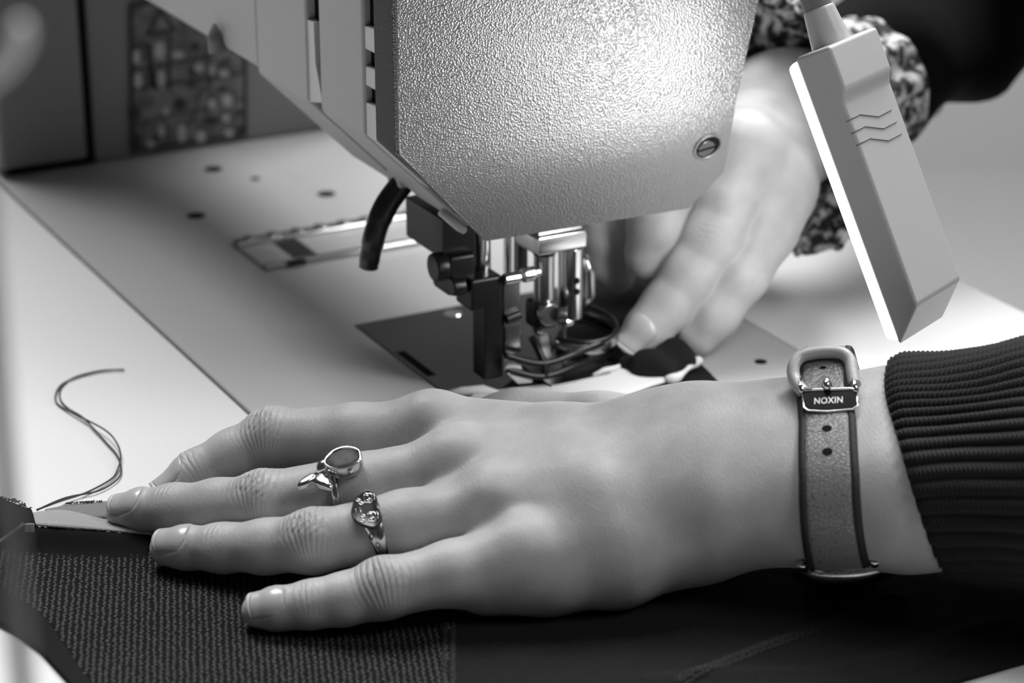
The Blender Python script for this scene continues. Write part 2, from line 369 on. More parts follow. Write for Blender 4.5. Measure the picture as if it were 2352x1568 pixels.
a = PV(1342, 650, 2); gd = MB().tube([Wd(a[0]-.5, 2, a[2]+9), Wd(a[0]+1.5, 2, a[2]+4), Wd(a[0]+1.8, 2, a[2]-4), Wd(a[0]-.5, 2, a[2]-9)], [1.6, 2.2, 2.2, 1.4], 12).build('thread_guide', 'steel', sm, smooth=True)
for dy in (-5, 20):
    a = PV(1325, 650+dy, -4); MB().tube([Wd(a[0], -3.4, a[2]), Wd(a[0], -4.2, a[2])], [1.0, 1.0], 12).build('guide_hole', 'black_void', nb)
# presser foot sole and finger guard wires around the needle
def wire(name, pts, r_, m, flat=1.0): MB().tube(catmull(pts, 8), r_, 12, flat=flat).build(name, m, sm, smooth=True)
def pz(px, py, v): a = PV(px, py, v); return Wd(*a)
wire('guard_wire', [pz(1160,815,-6), pz(1245,834,-8), pz(1330,808,-8), pz(1405,778,-4), pz(1412,760,4)], 1.05, 'black_metal')
wire('guard_wire', [pz(1160,846,-6), pz(1245,864,-9), pz(1330,836,-8), pz(1395,812,-4)], 1.05, 'black_metal')
wire('guard_wire', [pz(1222,775,-2), pz(1237,805,-6), pz(1250,835,-8), pz(1252,862,-9)], 1.2, 'black_metal')
ringp = []
rc = PV(1330, 765, 6)
for k in range(25):
    an = math.radians(-150+k*12.0); ringp.append(Wd(rc[0]+12.5*math.cos(an), 8+14*math.sin(an), rc[2]+1.5*math.sin(an)))
mbr = MB(); P = np.array([[p+np.array([0,0,2.4]), p-np.array([0,0,2.4])] for p in ringp]); mbr.grid(P)
o = mbr.build('guard_ring', 'steel', sm, smooth=True); md = o.modifiers.new('s', 'SOLIDIFY'); md.thickness = 1.0*MM
wire('guard_ring_rim', [p+np.array([0,0,2.8]) for p in ringp[::3]], .8, 'black_metal')
wire('guard_ring_rim', [p-np.array([0,0,2.8]) for p in ringp[::3]], .8, 'black_metal')
MB().prism([pz(*q, -7) for q in [(1160,822),(1196,836),(1212,868),(1176,862),(1158,850)]], [pz(*q, -4) for q in [(1160,822),(1196,836),(1212,868),(1176,862),(1158,850)]]).build('foot_toe', 'chrome', sm, bevel=.5)
MB().prism([pz(*q, -8) for q in [(1162,855),(1225,872),(1222,880),(1190,882)]], [pz(*q, -4) for q in [(1162,855),(1225,872),(1222,880),(1190,882)]]).build('foot_toe', 'chrome', sm, bevel=.4)
MB().prism([pz(*q, 2) for q in [(1232,760),(1262,765),(1272,818),(1250,828)]], [pz(*q, 5) for q in [(1232,760),(1262,765),(1272,818),(1250,828)]]).build('foot_toe', 'steel', sm, bevel=.5)
MB().mbox(-12, 10, -12, 14, 2.1, 3.2).build('presser_sole', 'dark_steel', sm, bevel=.4)

# ------------------------------------------------------------------ printed sticker on the column
SV = 284.2
def SP(px, py, dv=0.): return PV(px, py, SV-dv)
st = empty('sticker', Wd(-19, SV, 1), 'blurred rectangular picture sticker with dark border on machine column', 'sticker')
def sprism(name, pts, m, d0, d1):
    a = [SP(*p) for p in pts]; return MB().prism([Wd(q[0], SV-d0, q[2]) for q in a], [Wd(q[0], SV-d1, q[2]) for q in a]).build(name, m, st)
quad = [(296,8),(566,-60),(568,312),(300,352)]
sprism('border', quad, 'print_dark', 0, .3)
sprism('picture', [(306,20),(556,-42),(557,304),(309,340)], 'print_base', .3, .5)
def blob(px, py, rx, ry, m, d=.7):
    sprism('mark', [(px+rx*math.cos(t*math.pi/6), py+ry*math.sin(t*math.pi/6)) for t in range(12)], m, .5, d)
def stroke(a, b, w, m='print_dark', d=.65):
    a = np.array(a, float); b = np.array(b, float); t = unit(b-a); nn = np.array([-t[1], t[0]])*w/2
    sprism('mark', [tuple(a+nn), tuple(b+nn), tuple(b-nn), tuple(a-nn)], m, .5, d)
for a, b, w in [((370,20),(335,80),9),((365,20),(400,68),9),((335,80),(402,66),10),((388,80),(386,205),8),((302,160),(470,130),6),((305,205),(560,165),7),
                ((340,100),(348,200),14),((345,160),(358,205),14),((308,105),(340,100),8),((304,285),(566,225),4),((382,285),(384,340),5),((478,130),(482,195),8),((462,205),(440,280),5),((500,150),(525,135),8)]: stroke(a, b, w)
for x, y, rx, ry in [(446,107,9,10),(412,239,15,16),(442,165,9,9),(510,204,14,7),(484,276,18,10),(307,258,13,20),(310,325,14,22),(553,300,10,14),(548,258,9,7),(357,315,9,8),(438,194,9,8),(471,130,7,7)]: blob(x, y, rx, ry, 'print_dark')
for x, y, rx, ry in [(416,305,10,22),(460,313,12,13),(380,255,8,9),(486,238,9,11),(521,230,12,14),(312,130,8,16),(316,184,9,18),(369,180,9,20),(345,330,9,9),(370,300,8,14),(518,270,8,9),(408,125,14,8),(365,115,12,20),(455,155,10,10),(513,168,12,8),(486,160,6,14),(525,305,10,8)]: blob(x, y, rx, ry, 'print_light', .75)

# ------------------------------------------------------------------ implicit surfaces: bodies grown as one continuous skin
def seg(P, a, b, ra, rb, nrm=None, fl=1.0):
    a = np.asarray(a, float); b = np.asarray(b, float); ba = b-a
    t = np.clip((P-a)@ba/max(ba@ba, 1e-9), 0, 1)
    q = P-a-t[:, None]*ba
    if nrm is not None: q = q+np.outer(q@nrm, nrm)*(fl-1)
    return np.sqrt((q*q).sum(1))-(ra+t*(rb-ra))
def smin(a, b, k):
    h = np.clip(.5+.5*(b-a)/k, 0, 1); return b+(a-b)*h-k*h*(1-h)
def chain(P, pts, k=2.5, nrm=None, fl=1.0):
    c = np.array([p for p, _ in pts]); rm = max(q for _, q in pts)
    q = np.maximum(np.maximum(c.min(0)-rm-P, P-c.max(0)-rm), 0); bd = np.sqrt((q*q).sum(1)); m = bd < 16
    if not m.any(): return bd
    Pm = P[m]; d = None
    for (a, ra), (b, rb) in zip(pts[:-1], pts[1:]):
        e = seg(Pm, a, b, ra, rb, nrm, fl); d = e if d is None else smin(d, e, k)
    bd[m] = d; return bd
def surface_nets(fn, lo, hi, h):
    lo = np.array(lo, float); c = 4
    n = (np.ceil((np.array(hi)-lo)/(h*c)).astype(int))*c+1
    ax = [lo[i]+h*np.arange(n[i]) for i in range(3)]
    cx = [a[::c] for a in ax]
    Pc = np.stack(np.meshgrid(*cx, indexing='ij'), -1).reshape(-1, 3); Dc = fn(Pc).reshape([len(a) for a in cx])
    idx = [np.minimum((np.arange(m)+c//2)//c, len(cx[i])-1) for i, m in enumerate(n)]
    D = Dc[np.ix_(*idx)].astype(np.float32)
    band = np.abs(D) < h*c*.95+h*2
    ii = np.argwhere(band)
    D[band] = fn(lo+h*ii).astype(np.float32)
    S = D < 0
    cnt = np.zeros([m-1 for m in n], np.uint8)
    for i in (0, 1):
        for j in (0, 1):
            for k in (0, 1): cnt += S[i:n[0]-1+i, j:n[1]-1+j, k:n[2]-1+k]
    act = (cnt > 0) & (cnt < 8); cells = np.argwhere(act)
    vid = -np.ones(act.shape, np.int64); vid[act] = np.arange(len(cells))
    acc = np.zeros((len(cells), 3)); num = np.zeros(len(cells))
    cor = [(i, j, k) for i in (0,1) for j in (0,1) for k in (0,1)]
    val = {q: D[cells[:,0]+q[0], cells[:,1]+q[1], cells[:,2]+q[2]].astype(float) for q in cor}
    for q in cor:
        for a in range(3):
            if q[a]: continue
            q2 = list(q); q2[a] = 1; q2 = tuple(q2); d0 = val[q]; d1 = val[q2]; m = (d0 < 0) != (d1 < 0)
            t = d0[m]/(d0[m]-d1[m]); p = np.tile(np.array(q, float), (m.sum(), 1)); p[:, a] = t
            acc[m] += p; num[m] += 1
    V = lo+h*(cells+acc/num[:, None])
    faces = []
    for a in range(3):
        b, c2 = (a+1) % 3, (a+2) % 3
        sl0 = [slice(None)]*3; sl1 = [slice(None)]*3; sl0[a] = slice(0, n[a]-1); sl1[a] = slice(1, n[a])
        s0 = S[tuple(sl0)]; s1 = S[tuple(sl1)]; e = np.argwhere(s0 != s1)
        e = e[(e[:, b] > 0) & (e[:, c2] > 0) & (e[:, b] < n[b]-1) & (e[:, c2] < n[c2]-1)]
        inside = s0[e[:,0], e[:,1], e[:,2]]
        def vi(db, dc):
            q = e.copy(); q[:, b] -= db; q[:, c2] -= dc; return vid[q[:,0], q[:,1], q[:,2]]
        Q = np.stack([vi(1,1), vi(0,1), vi(0,0), vi(1,0)], 1); Q[~inside] = Q[~inside][:, ::-1]; faces.append(Q)
    return V, np.concatenate(faces)
def grad(fn, P, e=.25):
    g = np.zeros_like(P)
    for k in ((1,-1,-1), (-1,-1,1), (-1,1,-1), (1,1,1)): kk = np.array(k, float); g += kk*fn(P+kk*e)[:, None]
    return g/np.maximum(np.linalg.norm(g, axis=1), 1e-9)[:, None]
def fastmesh(name, V, Q, m, parent):
    o0 = org(parent); me = bpy.data.meshes.new(name)
    me.vertices.add(len(V)); me.vertices.foreach_set('co', ((V-o0)*MM).astype(np.float32).ravel())
    me.loops.add(len(Q)*4); me.loops.foreach_set('vertex_index', Q.ravel().astype(np.int32))
    me.polygons.add(len(Q)); me.polygons.foreach_set('loop_start', (np.arange(len(Q))*4).astype(np.int32))
    me.update(calc_edges=True); me.validate()
    me.polygons.foreach_set('use_smooth', np.ones(len(me.polygons), bool))
    o = bpy.data.objects.new(name, me); COL.objects.link(o); me.materials.append(MAT[m]); o.parent = parent; o['_org'] = [float(x) for x in o0]
    return o
def radial(fn, ctrs, dirs, off=0., start=30., steps=45):
    """distance from each axis point along its direction to the skin (plus off), walking inwards"""
    ctrs = np.asarray(ctrs, float); dirs = np.asarray(dirs, float); r_ = np.full(len(dirs), float(start))
    for _ in range(steps): r_ = r_-(fn(ctrs+dirs*r_[:, None])-off)*.8
    return r_

# ------------------------------------------------------------------ the left hand (joints: pixel of the joint centre + height, radius)
def J(px, py, z, r_): return (G(px, py, z), r_)
LF = {
 'index':  [J(1000,1000,27,10.6), J(815,1003,26,8.7), J(625,1009,22,8.1), J(535,1047,17.5,7.0), J(455,1088,13,6.5), J(385,1140,8.0,5.3)],
 'middle': [J(1045,1080,26,10.4), J(830,1120,23,8.6), J(605,1156,18,8.0), J(500,1163,14.5,7.0), J(400,1167,11,6.3), J(330,1172,8.5,5.5), J(282,1176,7.2,4.5)],
 'ring':   [J(1140,1165,23,10.2), J(930,1204,20,8.4), J(720,1244,16,7.8), J(610,1255,12.5,6.7), J(510,1258,9.8,6.1), J(430,1258,8.0,5.3), J(385,1259,7.0,4.7)],
 'pinky':  [J(1200,1275,17,9.4), J(1040,1316,14.5,7.9), J(880,1352,12,7.2), J(790,1376,10,6.2), J(715,1388,8.5,5.7), J(640,1398,7.0,5.0), J(594,1402,6.2,4.3)],
}
THUMB = [J(1570,1025,21,13), J(1380,1004,20,11.5), J(1190,988,18,10.8), J(1010,1000,12,8.5), J(925,1012,8.5,7)]
WR = [J(1560,1052,29,16.0), J(1650,1046,30,16.6), J(1780,1034,32,17.0), J(1910,1020,34,17.3), J(2080,1010,36.5,18.2), J(2420,985,44,19.5)]
WU = [J(1560,1166,22,13.5), J(1650,1158,24,14.8), J(1780,1150,26,15.2), J(1910,1145,28,16.2), J(2080,1138,31,18.0), J(2420,1120,37,19.5)]
def left_palm(P):
    d = None
    for k, mid in (('index', J(1290,1030,29,11)), ('middle', J(1320,1085,29,11)), ('ring', J(1370,1146,26.5,11.3)), ('pinky', J(1400,1230,19,11.5))):
        end = {'index': WR[0], 'middle': (WR[0][0]*.6+WU[0][0]*.4, 15), 'ring': (WR[0][0]*.25+WU[0][0]*.75, 14.5), 'pinky': (WU[0][0], 13.5)}[k]
        e = chain(P, [LF[k][0], mid, end], 4); d = e if d is None else smin(d, e, 7)
    d = smin(d, chain(P, [J(1120,1338,10,7.8), J(1260,1322,10.5,9), J(1420,1292,12,10.5), J(1570,1220,17,12)], 4), 8)
    d = smin(d, chain(P, THUMB[:3], 4), 9)
    w = smin(chain(P, WR, 5), chain(P, WU, 5), 14)
    mid = [((a[0]+b[0])/2, (a[1]+b[1])/2-1) for a, b in zip(WR, WU)]
    w = smin(w, chain(P, mid, 4), 6)
    d = smin(d, w, 12)
    # knuckle heads and the bump of the wrist bone
    for px, py, z, r_ in [(985,962,33,6.4),(1032,1052,31,6.0),(1130,1143,26.8,6.0),(1196,1257,20,5.6)]:
        d = smin(d, np.linalg.norm(P-G(px, py, z), axis=1)-r_, 6)
    return d
def left_hand(P):
    pal = left_palm(P)
    out = smin(pal, chain(P, THUMB[2:], 3), 5)
    for k, c in LF.items():
        f = chain(P, c, 3)
        # joint bulge at the middle knuckle
        f = smin(f, np.linalg.norm(P-(c[2][0]+np.array([0,-.6,1.3])), axis=1)-(c[2][1]-.5), 2.5)
        out = smin(out, smin(pal, f, 5.5), .8)
    return out
allp = np.array([p for c in LF.values() for p, _ in c]+[p for p, _ in WR+WU])
lo = allp.min(0)-[14, 22, 22]; hi = allp.max(0)+[6, 32, 24]; lo[2] = max(lo[2], -8); hi[0] = G(2330,1000,45)[0]
HR = .6
LV, LQ = surface_nets(left_hand, lo, hi, HR)
LN = grad(left_hand, LV)
def joint_frame(c, i, up):
    a = unit(c[i+1][0]-c[i-1][0]) if 0 < i < len(c)-1 else unit(c[i][0]-c[i-1][0])
    n_ = np.array(up, float); n_ = unit(n_-a*(n_@a)); return a, n_, np.cross(n_, a)
UPS = {'index': (0,-.45,1), 'middle': (0,-.32,1), 'ring': (0,-.42,1), 'pinky': (0,-.62,1)}
disp = np.zeros(len(LV))
def local(c, fr): q = LV-c; return q@fr[0], q@fr[2], q@fr[1], LN@fr[1]
def sstep(x, a, b): t = np.clip((x-a)/(b-a), 0, 1); return t*t*(3-2*t)
for k, c in LF.items():
    A = {'index': .75, 'middle': 1.1, 'ring': 1.1, 'pinky': .6}[k]
    fr = joint_frame(c, 2, UPS[k]); s, t, w, nd = local(c[2][0], fr)
    near = (np.abs(s) < 14) & (w > -2) & (np.abs(t) < 9)
    m = np.where(near, sstep(nd, .25, .75)*np.exp(-(t/6.3)**2), 0)
    s = s + .5*np.sin(t*.9+s*.4) + .25*np.sin(t*2.1+1+s)
    g_ = np.zeros(len(LV))
    for s0, am, wd in [(-5.6,.45,.7),(-3.9,.85,.6),(-2.2,1.0,.55),(-.5,.8,.5),(1.1,1.0,.55),(2.7,.95,.6),(4.4,.6,.65),(6.2,.35,.7)]:
        arc = s0*np.sqrt(np.maximum(1-(t/9.5)**2, .05))
        g_ -= am*np.exp(-((s-arc)/wd)**2)
    disp += A*m*(g_*np.exp(-(s/6.5)**2*.6)+.55*np.exp(-(s/4.5)**2))
    # lighter creases at the end joint
    fr = joint_frame(c, 4, UPS[k]); s, t, w, nd = local(c[4][0], fr)
    m = np.where((np.abs(s) < 9) & (w > -2) & (np.abs(t) < 8), sstep(nd, .3, .8)*np.exp(-(t/4.5)**2), 0)
    s = s + .35*np.sin(t*1.1+.5)
    for s0, am in [(-2.2,.5),(-.8,.8),(.6,1.),(1.9,.6)]: disp -= .34*m*am*np.exp(-((s-s0)/.5)**2)
# dents between the knuckles and tendon ridges on the back of the hand
dors = sstep(LN[:, 2], .3, .8)
for (a, b, am, wd) in [(G(1010,1060,35), G(1400,1060,40), .5, 3.2), (G(1110,1140,30), G(1420,1110,38), .45, 3.2), (G(1000,960,38), G(1380,990,40), .4, 3.2)]:
    ba = b-a; t = np.clip((LV-a)@ba/(ba@ba), 0, 1); dd = np.linalg.norm(LV-a-t[:,None]*ba, axis=1); disp += am*np.exp(-(dd/wd)**2)*(1-t)*dors
for px, py, z, am, wd in [(955,1010,32,-1.5,6),(1040,1110,30,-1.3,6),(1120,1190,26,-1.2,6),(1560,1215,28,-1.6,9),(1480,1290,20,.8,9),(1690,1190,30,.9,9)]:
    disp += am*np.exp(-(np.linalg.norm(LV-G(px, py, z), axis=1)/wd)**2)
# nails: a local frame on each last joint
NAILS = {'middle': (276,1168, 4.1,5.3,(-.30,-.30,1)), 'ring': (396,1249,4.3,5.2,(-.22,-.42,1)), 'pinky': (598,1393,3.9,5.0,(-.2,-.72,1)), 'index': (395,1135,4.6,5.4,(-.6,.1,.9))}
nailf = {}
for k, (px, py, hw, hl, up) in NAILS.items():
    c = LF[k]; a = unit(c[-1][0]-c[-3][0]); n_ = np.array(up, float); n_ = unit(n_-a*(n_@a)); b = np.cross(n_, a)
    ctr = c[-1][0] - a*3.0; nailf[k] = (ctr, a, n_, b, hw, hl)
    q = LV-ctr; s = q@a; t = q@b; nd = LN@n_
    rho = ((np.abs(s)/hl)**3+(np.abs(t)/hw)**3)**(1/3)
    m = np.where((q@n_ > -1) & (np.linalg.norm(q, axis=1) < 14), sstep(nd, -.1, .4), 0)
    disp += m*(.30*np.exp(-((rho-1.13)/.09)**2)*sstep(-s, -hl*1.05, -hl*.2) - .28*sstep(1.02-rho, 0, .12))
# joint coordinates for the fine creases of the skin material
JN = np.zeros((len(LV), 3))
for k, c in LF.items():
    for ci, rad_, tw in ((2, 9.5, 6.0), (4, 7.5, 4.2)):
        fr = joint_frame(c, ci, UPS[k]); s, t, w, nd = local(c[ci][0], fr)
        m = np.where((np.abs(s) < 16) & (w > -2) & (np.abs(t) < 9), sstep(nd, .1, .6)*np.exp(-(t/tw)**2)*np.exp(-(s/(5.5 if ci == 2 else 2.6))**2), 0)*(1. if ci == 2 else .4)
        b_ = m > JN[:, 2]; JN[b_, 0] = (s/np.sqrt(np.maximum(1-(t/rad_)**2, .08)))[b_]; JN[b_, 1] = t[b_]+ci*7; JN[b_, 2] = m[b_]
LV2 = LV + LN*disp[:, None]
person = empty('person', G(2200,900,0)+np.array([120,60,0]), 'person in black ribbed sleeves guiding black cloth with both hands', 'person')

# ------------------------------------------------------------------ the right hand behind the needle
def K(px, py, y, r_): return (PY(px, py, y), r_)
RI = [K(1712,345,4,11.5), K(1678,450,-3,9.6), K(1640,548,-8,9.2), K(1585,628,-12,8.4), K(1530,704,-15,8.0), K(1488,756,-18,7.2), K(1464,782,-19.5,6.2)]
RM = [K(1655,330,16,11), K(1548,455,5,9.8), K(1512,520,0,9.4), K(1502,585,0,8.8), K(1522,625,4,7.4)]
RR = [K(1580,320,32,11), K(1425,455,21,9.0), K(1388,540,16,8.0), K(1398,600,16,7.2), K(1414,632,18,6.4)]
RT = [K(1770,430,8,14), K(1752,520,0,11.5), K(1700,628,-9,9.2), K(1640,715,-12,8.4), K(1602,765,-13,7.2)]
RP = [K(1510,300,58,10), K(1390,420,52,8.2)]
RW = [K(1800,275,48,18), K(2020,190,84,19), K(2200,90,140,22)]
def right_hand(P):
    d = None
    for c in (RI, RM, RR, RP):
        e = chain(P, [c[0], (RW[0][0]*.85+c[0][0]*.15, 15), RW[0]], 5); d = e if d is None else smin(d, e, 8)
    d = smin(d, chain(P, RW, 5), 10)
    d = smin(d, chain(P, [RW[0], RT[0]], 5), 10)
    out = smin(d, chain(P, RT, 3), 6)
    for c in (RI, RM, RR, RP):
        f = chain(P, c, 3)
        if len(c) > 4: f = smin(f, np.linalg.norm(P-c[2][0]-np.array([-.3,-.8,.6]), axis=1)-c[2][1]+.5, 2.5)
        out = smin(out, smin(d, f, 6), .8)
    return out
rp = np.array([p for c in (RI,RM,RR,RT,RP,RW) for p, _ in c])
RV, RQ = surface_nets(right_hand, rp.min(0)-22, rp.max(0)+[-15,-10,22], .9)
RN = grad(right_hand, RV); rd = np.zeros(len(RV))
a = unit(RI[3][0]-RI[1][0]); n_ = np.array([-.35,-1,.5]); n_ = unit(n_-a*(n_@a)); b = np.cross(n_, a)
for ci, am, sp_ in ((2, .55, 1.9), (4, .4, 1.6)):
    q = RV-RI[ci][0]; s = q@a+.5*np.sin((q@b)*.8); t = q@b; m = np.where(np.linalg.norm(q, axis=1) < 14, sstep(RN@n_, .2, .7)*np.exp(-(t/6)**2), 0)
    for k in range(-2, 3): rd -= am*m*np.exp(-((s-k*sp_*np.sqrt(np.maximum(1-(t/10)**2, .05)))/.75)**2)*math.exp(-(k/2.2)**2)
RV2 = RV+RN*rd[:, None]
JN2 = np.zeros((len(LV2)+len(RV2), 3)); JN2[:len(LV2)] = JN
body = fastmesh('body', np.concatenate([LV2, RV2]), np.concatenate([LQ, RQ+len(LV2)]), 'skin', person)

at = body.data.attributes.new('joint', 'FLOAT_VECTOR', 'POINT'); at.data.foreach_set('vector', JN2.astype(np.float32).ravel())
def crease_nodes(m):
    nt = m.node_tree; b = nt.nodes['Principled BSDF']; prev = b.inputs['Normal'].links[0].from_socket
    a = nt.nodes.new('ShaderNodeAttribute'); a.attribute_name = 'joint'; sp_ = nt.nodes.new('ShaderNodeSeparateXYZ'); nt.links.new(a.outputs['Vector'], sp_.inputs[0])
    ml = nt.nodes.new('ShaderNodeVectorMath'); ml.operation = 'MULTIPLY'; ml.inputs[1].default_value = (1, .35, 0); nt.links.new(a.outputs['Vector'], ml.inputs[0])
    wv = nt.nodes.new('ShaderNodeTexWave'); wv.inputs['Scale'].default_value = .19; wv.inputs['Distortion'].default_value = 3.0; wv.inputs['Detail'].default_value = 3; wv.inputs['Detail Scale'].default_value = 1.6
    nt.links.new(ml.outputs[0], wv.inputs['Vector'])
    pw = nt.nodes.new('ShaderNodeMath'); pw.operation = 'POWER'; pw.inputs[1].default_value = .45; nt.links.new(wv.outputs['Fac'], pw.inputs[0])
    mu = nt.nodes.new('ShaderNodeMath'); mu.operation = 'MULTIPLY'; nt.links.new(pw.outputs[0], mu.inputs[0]); nt.links.new(sp_.outputs[2], mu.inputs[1])
    bn = nt.nodes.new('ShaderNodeBump'); bn.inputs['Distance'].default_value = .55*MM; bn.inputs['Strength'].default_value = .9
    nt.links.new(mu.outputs[0], bn.inputs['Height']); nt.links.new(prev, bn.inputs['Normal']); nt.links.new(bn.outputs[0], b.inputs['Normal'])
crease_nodes(MAT['skin'])
def nail_patch(fn, ctr, a, n_, b, hw, hl, r0, name='fingernail'):
    ns, nt = 21, 17; P = np.zeros((ns, nt, 3)); half = math.asin(min(.97, hw/(r0+.8)))
    xs = np.linspace(-1, 1, ns); ys = np.linspace(-1, 1, nt)
    X = np.zeros((ns, nt)); TH_ = np.zeros((ns, nt))
    for i, x in enumerate(xs):
        for j, y in enumerate(ys):
            X[i, j] = x*hl*(1-(.16 if x > 0 else .30)*abs(y)**2.6); TH_[i, j] = y*half*(1-.08*abs(x)**3)
    dirs = (n_*np.cos(TH_)[..., None]+b*np.sin(TH_)[..., None])
    xm = np.minimum(X, hl*.25)
    rr = radial(fn, (ctr+a*xm[..., None]).reshape(-1, 3), dirs.reshape(-1, 3), 0., 14.).reshape(ns, nt)
    e = np.maximum(np.abs(xs)[:, None]**4*(xs[:, None] < 0), np.abs(ys)[None]**6)
    rr = rr+.38*(1-e)+.05-np.maximum(X-hl*.25, 0)*.10
    P = ctr+a*X[..., None]+dirs*rr[..., None]
    m = MB().grid(P[:-2]); o = m.build(name, 'nail', body, smooth=True)
    md = o.modifiers.new('s', 'SOLIDIFY'); md.thickness = .5*MM; md.offset = -1
    ed = MB().grid(P[-3:]+dirs[-3:]*.04).build('nail_tip', 'nail_edge', o, smooth=True); md = ed.modifiers.new('s', 'SOLIDIFY'); md.thickness = .5*MM; md.offset = -1
    return o
for k, (ctr, a_, n2, b_, hw, hl) in nailf.items(): nail_patch((lambda P, c=LF[k]: chain(P, c, 3)), ctr, a_, n2, b_, hw, hl, LF[k][-1][1])
ra = unit(RI[-1][0]-RI[-3][0]); rn = np.array([-.42,-1,.55]); rn = unit(rn-ra*(rn@ra)); rb = np.cross(rn, ra)
nail_patch(right_hand, RI[-1][0]-ra*.6, ra, rn, rb, 5.2, 6.4, 6.4)

# ------------------------------------------------------------------ ribbed black cuff on the left wrist
fx0 = (WR[3][0]+WU[3][0])/2; fx1 = (WR[5][0]+WU[5][0])/2; fa = unit(fx1-fx0)
fn_ = unit(np.array([0,0,1.])-fa*fa[2]); fb = np.cross(fa, fn_)       # fb points towards the camera
def forearm(P):
    w = smin(chain(P, WR[2:]+[(WR[5][0]+(WR[5][0]-WR[4][0])*2.2, 26)], 5), chain(P, WU[2:]+[(WU[5][0]+(WU[5][0]-WU[4][0])*2.2, 26)], 5), 14)
    return w
nphi, nst = 736, 270
phi = np.linspace(0, 2*math.pi, nphi, endpoint=False)
L0 = 24.0; LEN = 66.0
dirs = np.outer(np.cos(phi), fn_)+np.outer(np.sin(phi), fb)
base = fx0
R = np.zeros((20, nphi)); S0 = np.linspace(0, 1, 20)
shear = 6.5*np.cos(phi)-2.5*np.sin(phi)+1.5
for i, s in enumerate(S0):
    ctrs = base[None]+fa[None]*(L0-shear*(1-s)+s*LEN)[:, None]
    R[i] = radial(forearm, ctrs, dirs, 0., 55., 40)
st_ = np.linspace(0, 1, nst); P = np.zeros((nst+3, nphi, 3))
ribs = 46
for i, s in enumerate(st_):
    k = s*19; i0 = int(min(k, 18)); r_ = R[i0]*(1-(k-i0))+R[i0+1]*(k-i0)
    ph = phi*ribs/2 + .25*math.sin(s*9)+.12*np.sin(phi*5+s*14)
    rib = np.abs(np.cos(ph))**.8
    stitch = .26*np.sin(s*LEN/1.05*2*math.pi + 2.2*np.abs(np.sin(ph*2)))*rib
    edge = -1.2*math.exp(-(s*LEN/1.6)**2)
    wob = .7*np.sin(phi*3+s*5)+.5*np.sin(phi*7-s*9)
    r_ = r_+2.3+1.5*s+1.15*rib+stitch+edge+wob*(.35+.5*s)
    ctrs = base[None]+fa[None]*(L0-shear*(1-s)+s*LEN)[:, None]
    P[i+3] = ctrs+dirs*r_[:, None]
for q, (dr, ds) in enumerate([(-3.4, 14), (-3.2, 5), (-2.4, .6)]):
    P[q] = P[3]+dirs*dr+fa*ds
V = P.reshape(-1, 3); n1 = nst+3
Q = np.array([[i*nphi+j, i*nphi+(j+1)%nphi, (i+1)*nphi+(j+1)%nphi, (i+1)*nphi+j] for i in range(n1-1) for j in range(nphi)])[:, ::-1]
cuff = fastmesh('ribbed_cuff', V, Q, 'cuff_knit', person); cuff['label'] = 'black ribbed knit cuff'

# ------------------------------------------------------------------ dark cardigan: torso and both sleeves beyond the frame
sl_end = base+fa*(L0+LEN-6)
TORSO = np.array([345., 150., 80.])
def cardigan_sdf(P):
    d = chain(P, [(sl_end, 31), (sl_end+fa*60+np.array([0,10,6]), 36), (np.array([285., -60., 130.]), 48), (np.array([330., 30., 300.]), 62)], 18)
    r0 = PY(2012, 165, 88)
    s2 = chain(P, [(r0, 25), (PY(2120, 60, 140), 29), (PY(2230, -30, 170), 34), (PY(2440, -190, 215), 46), (np.array([345., 290., 300.]), 62)], 16)
    d = smin(d, s2, 14)
    tor = chain(P, [(np.array([352., 160., -120.]), 130), (np.array([352., 160., 180.]), 125), (np.array([345., 160., 300.]), 95)], 40, nrm=np.array([math.cos(TH), math.sin(TH), 0]), fl=1.25)
    d = smin(d, tor, 30)
    f = 2.6*np.sin(P[:,0]*.085+P[:,2]*.03)*np.sin(P[:,1]*.05+1.)+2.6*np.sin(P[:,0]*.14+P[:,2]*.11)
    return d+f
CV, CQ = surface_nets(cardigan_sdf, (95,-290,-260), (520,430,400), 5.0)
fastmesh('cardigan', CV, CQ, 'cardigan', person)

# ------------------------------------------------------------------ floral ruffled blouse cuff on the right wrist
ra0 = unit(RW[1][0]-RW[0][0]); ru = unit(np.array([0,0,1.])-ra0*ra0[2]); rv = np.cross(ra0, ru); rc0 = RW[0][0]+ra0*1
nph, nr = 220, 26; P = np.zeros((nr, nph+1, 3))
for i in range(nr):
    s = i/(nr-1)
    for j in range(nph+1):
        a = 2*math.pi*j/nph
        r_ = 21+23*s**.8*(1+.10*math.sin(3*a+1))
        wav = s*(5.0*math.sin(13*a+.6*math.sin(3*a))+2.4*math.sin(29*a+1)); ax = 20*(1-s)-8*s+wav
        r_ += s*(2.2*math.sin(17*a+2)+1.2*math.sin(31*a))
        P[i, j] = rc0+ra0*ax+(ru*math.cos(a)+rv*math.sin(a))*r_
o = MB().grid(P).build('ruffled_cuff', 'floral', person, smooth=True, label='pale floral print ruffled blouse cuff'); md = o.modifiers.new('s', 'SOLIDIFY'); md.thickness = .8*MM
P2 = np.zeros((16, nph+1, 3))
for i in range(16):
    s = i/15
    for j in range(nph+1):
        a = 2*math.pi*j/nph; r_ = 22+3*s+1.6*math.sin(11*a)*math.sin(s*3); P2[i, j] = rc0+ra0*(16+30*s)+(ru*math.cos(a)+rv*math.sin(a))*r_
MB().grid(P2).build('blouse_sleeve', 'floral', person, smooth=True)

